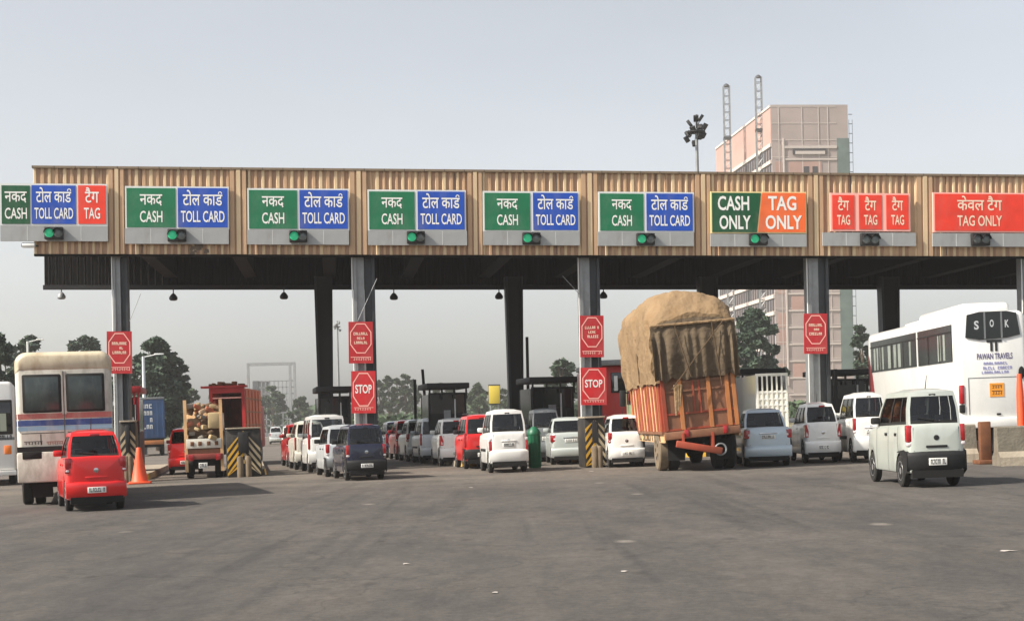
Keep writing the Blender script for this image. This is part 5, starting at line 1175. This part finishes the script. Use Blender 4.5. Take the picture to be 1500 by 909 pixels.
def tree(px, ytop, z, wpx, label, group, seed, M=M_leaf, trunk=.3, shape='round', n=34, leaves=70, name='tree', cat='tree'):
    n = int(n*1.5); rnd = random.Random(seed); g = GD(px, z); s = sc_at(z); h = (gy(px, z)-ytop)/s; w = wpx/s/2
    r = empty(name, umat(g, 0), label, cat, group); tb = MB(); th = h*trunk
    tb.tube((0, 0, -.2), (0.03*h, 0, th), h*.022, h*.016, M_trunk, 8, False); tb.tube((0.03*h, 0, th), (0, .02*h, h*.8), h*.016, h*.005, M_trunk, 6, False)
    cl = []
    for k in range(n):
        t = rnd.random(); a = rnd.random()*6.283
        if shape == 'round': prof = math.sin(math.pi*min(1, .12+.86*t))**.7
        elif shape == 'tall': prof = .35+.65*math.sin(math.pi*t)**.8
        else: prof = max(.12, 1-t)**.8
        rr = w*prof*rnd.uniform(.35, 1.05); c = Vector((math.cos(a)*rr, math.sin(a)*rr, th*.8+(h-th*.8)*t*.96)); cl.append((c, (w*.22+h*.012)*rnd.uniform(.5, 1.25)*(1-.3*t)))
    cl.append((Vector((0, 0, h*.95)), w*.22))
    for c, q in cl[:14]: tb.tube((0.02*h, 0, max(th*.7, c.z*.6)), c, h*.008, h*.003, M_trunk, 5, False)
    tb.build('trunk', r); mb = MB()
    for c, q in cl:
        for k in range(leaves):
            d = Vector((rnd.gauss(0, 1), rnd.gauss(0, 1), rnd.gauss(0, 1))).normalized()*q*rnd.random()**.4; d.z *= .75; o = c+d
            if o.z > h: o.z = h-(o.z-h)*.5
            if o.z < th*.4: continue
            u = Vector((rnd.gauss(0, 1), rnd.gauss(0, 1), rnd.gauss(0, .6))).normalized(); v = u.cross(Vector((rnd.gauss(0, 1), rnd.gauss(0, 1), rnd.gauss(0, 1)))).normalized(); l = rnd.uniform(.14, .30)*(1+z/300)
            mb.face([o-u*l, o-v*l*.6, o+u*l, o+v*l*.6], M)
    mb.build('crown', r, smooth=None); return r
T = 'trees along the left of the road'
tree(0, 488, 85, 48, 'dark tall tree at the left edge of the photo', T, 1, n=40, leaves=90)
tree(46, 490, 125, 66, 'dull green tree behind the old cream bus, left of its middle', T, 2)
tree(20, 505, 150, 60, 'low dark tree filling the gap left of the old cream bus', T, 3)
tree(126, 490, 140, 70, 'rounded tree poking up over the right half of the old cream bus', T, 4)
tree(230, 496, 112, 92, 'big spreading dark tree above the dark blue container truck', T, 5, n=64, leaves=100, trunk=.2)
tree(255, 520, 120, 44, 'ragged tree at the right side of the big spreading tree', T, 6, shape='tall')
tree(183, 520, 135, 50, 'dark tree directly behind the leftmost front column', T, 7)
tree(283, 570, 175, 50, 'small hazy tree above the heaped small truck', T, 8, M_leaf2, n=22)
tree(312, 578, 190, 40, 'low hazy bush left of the rust orange box truck', T, 9, M_leaf2, n=18, trunk=.15)
U = 'hazy trees beyond the toll lanes'
tree(398, 566, 300, 48, 'hazy tree in front of the far steel gantry', U, 10, M_leaf2, n=24)
tree(442, 582, 260, 34, 'small hazy tree left of the first black rear column', U, 11, M_leaf2, n=22)
for i, (px, yt) in enumerate(((556,556), (569,549), (582,553), (594,547), (606,555), (645,560), (660,570))):
    tree(px, yt, 270, 20, ['first slender hazy tree right of the clear STOP sign','tall slender hazy tree, second right of the clear STOP sign','slender hazy tree, third right of the clear STOP sign','tallest slender hazy tree, just left of the upright barrier arm','slender hazy tree behind the upright barrier arm','slender hazy tree behind the middle dark booth','low slender hazy tree at the right half of the middle dark booth'][i], U, 20+i, M_leaf2, n=16, trunk=.45, shape='tall')
tree(700, 562, 240, 40, 'hazy tree left of the yellow road sign', U, 31, M_leaf2, n=24)
tree(738, 570, 250, 34, 'hazy tree behind the yellow road sign', U, 32, M_leaf2, n=22)
tree(522, 582, 260, 44, 'hazy low tree mostly behind the clear STOP sign', U, 33, M_leaf2, n=20)
V = 'trees at the right beyond the booths'
tree(822, 527, 150, 58, 'spiky topped tree over the booth left of the faded STOP sign', V, 40, shape='tall', n=30)
tree(1104, 450, 140, 84, 'dark dense tree beside the tarpaulin load, before the tower', V, 41, n=60, leaves=110, trunk=.15)
tree(1265, 476, 150, 34, 'narrow dark tree between the tower and the black rear column', V, 42, shape='tall', n=30)
tree(1330, 520, 150, 70, 'dark tree hidden behind the white coach', V, 43)
tree(950, 560, 190, 60, 'hazy tree behind the tarpaulin truck', V, 44, M_leaf2, n=22)
# hedges beyond (a single mass)
rnd = random.Random(77); mb = MB()
for k in range(9000):
    px = rnd.uniform(440, 1300); z = rnd.uniform(150, 176); p = GD(px, z); hh = 2.1+1.3*noise.noise(Vector((p.x*.08, 0, 3)))
    o = p+Vector((0, 0, rnd.random()**.7*hh)); u = Vector((rnd.gauss(0, 1), rnd.gauss(0, 1), rnd.gauss(0, .6))).normalized(); v = u.cross(Vector((rnd.gauss(0, 1), rnd.gauss(0, 1), rnd.gauss(0, 1)))).normalized(); l = rnd.uniform(.3, .6)
    mb.face([o-u*l, o-v*l*.6, o+u*l, o+v*l*.6], M_leaf2)
tag(mb.build('roadside_shrubs', smooth=None), 'band of hazy green shrubs beyond the toll lanes', 'shrubs', kind='stuff')
rnd = random.Random(78); mb = MB()
for k in range(14000):
    px = rnd.uniform(-200, 460) if k % 2 else rnd.uniform(430, 1700); z = rnd.uniform(330, 420); p = GD(px, z); hh = 5+4*noise.noise(Vector((p.x*.05, 0, 8)))
    o = p+Vector((0, 0, rnd.random()**.7*hh)); u = Vector((rnd.gauss(0, 1), rnd.gauss(0, 1), rnd.gauss(0, .6))).normalized(); v = u.cross(Vector((rnd.gauss(0, 1), rnd.gauss(0, 1), rnd.gauss(0, 1)))).normalized(); l = rnd.uniform(.7, 1.3)
    mb.face([o-u*l, o-v*l*.6, o+u*l, o+v*l*.6], M_leaf2)
tag(mb.build('distant_woods', smooth=None), 'hazy line of woods on the horizon', 'woods', kind='stuff')
# far crash rail beside the road
a = GD(370, 170); b = GD(470, 190); mb = MB(); L = (b-a).length; X = Matrix.Translation(a) @ Matrix.Rotation(math.atan2((b-a).y, (b-a).x), 4, 'Z')
mb.box(0, L, -.05, .05, .45, .85, M_frame)
for k in range(8): mb.box(k*L/8, k*L/8+.15, .051, .15, 0, .8, M_steel)
mb.xf(X); tag(mb.build('guard_rail', smooth=None), 'pale guard rail along the far road edge', 'guard rail')
# ------------------------------------------------------------------ hazy air
if HAZE:
    mb = MB(); mb.box(-300, 300, -8, 700, -8, 80, M_under); o = mb.build('haze', smooth=None); o.data.materials.clear()
    m = bpy.data.materials.new('haze'); m.use_nodes = True; n = m.node_tree
    for x in list(n.nodes):
        if x.type != 'OUTPUT_MATERIAL': n.nodes.remove(x)
    v = n.nodes.new('ShaderNodeVolumePrincipled'); v.inputs['Color'].default_value = (.97, .97, .985, 1); v.inputs['Density'].default_value = HAZE; v.inputs['Anisotropy'].default_value = .2
    n.links.new(v.outputs[0], n.nodes[0].inputs['Volume']); o.data.materials.append(m); o['kind'] = 'stuff'; o['label'] = 'pale hazy air over the plaza'; o['category'] = 'haze'
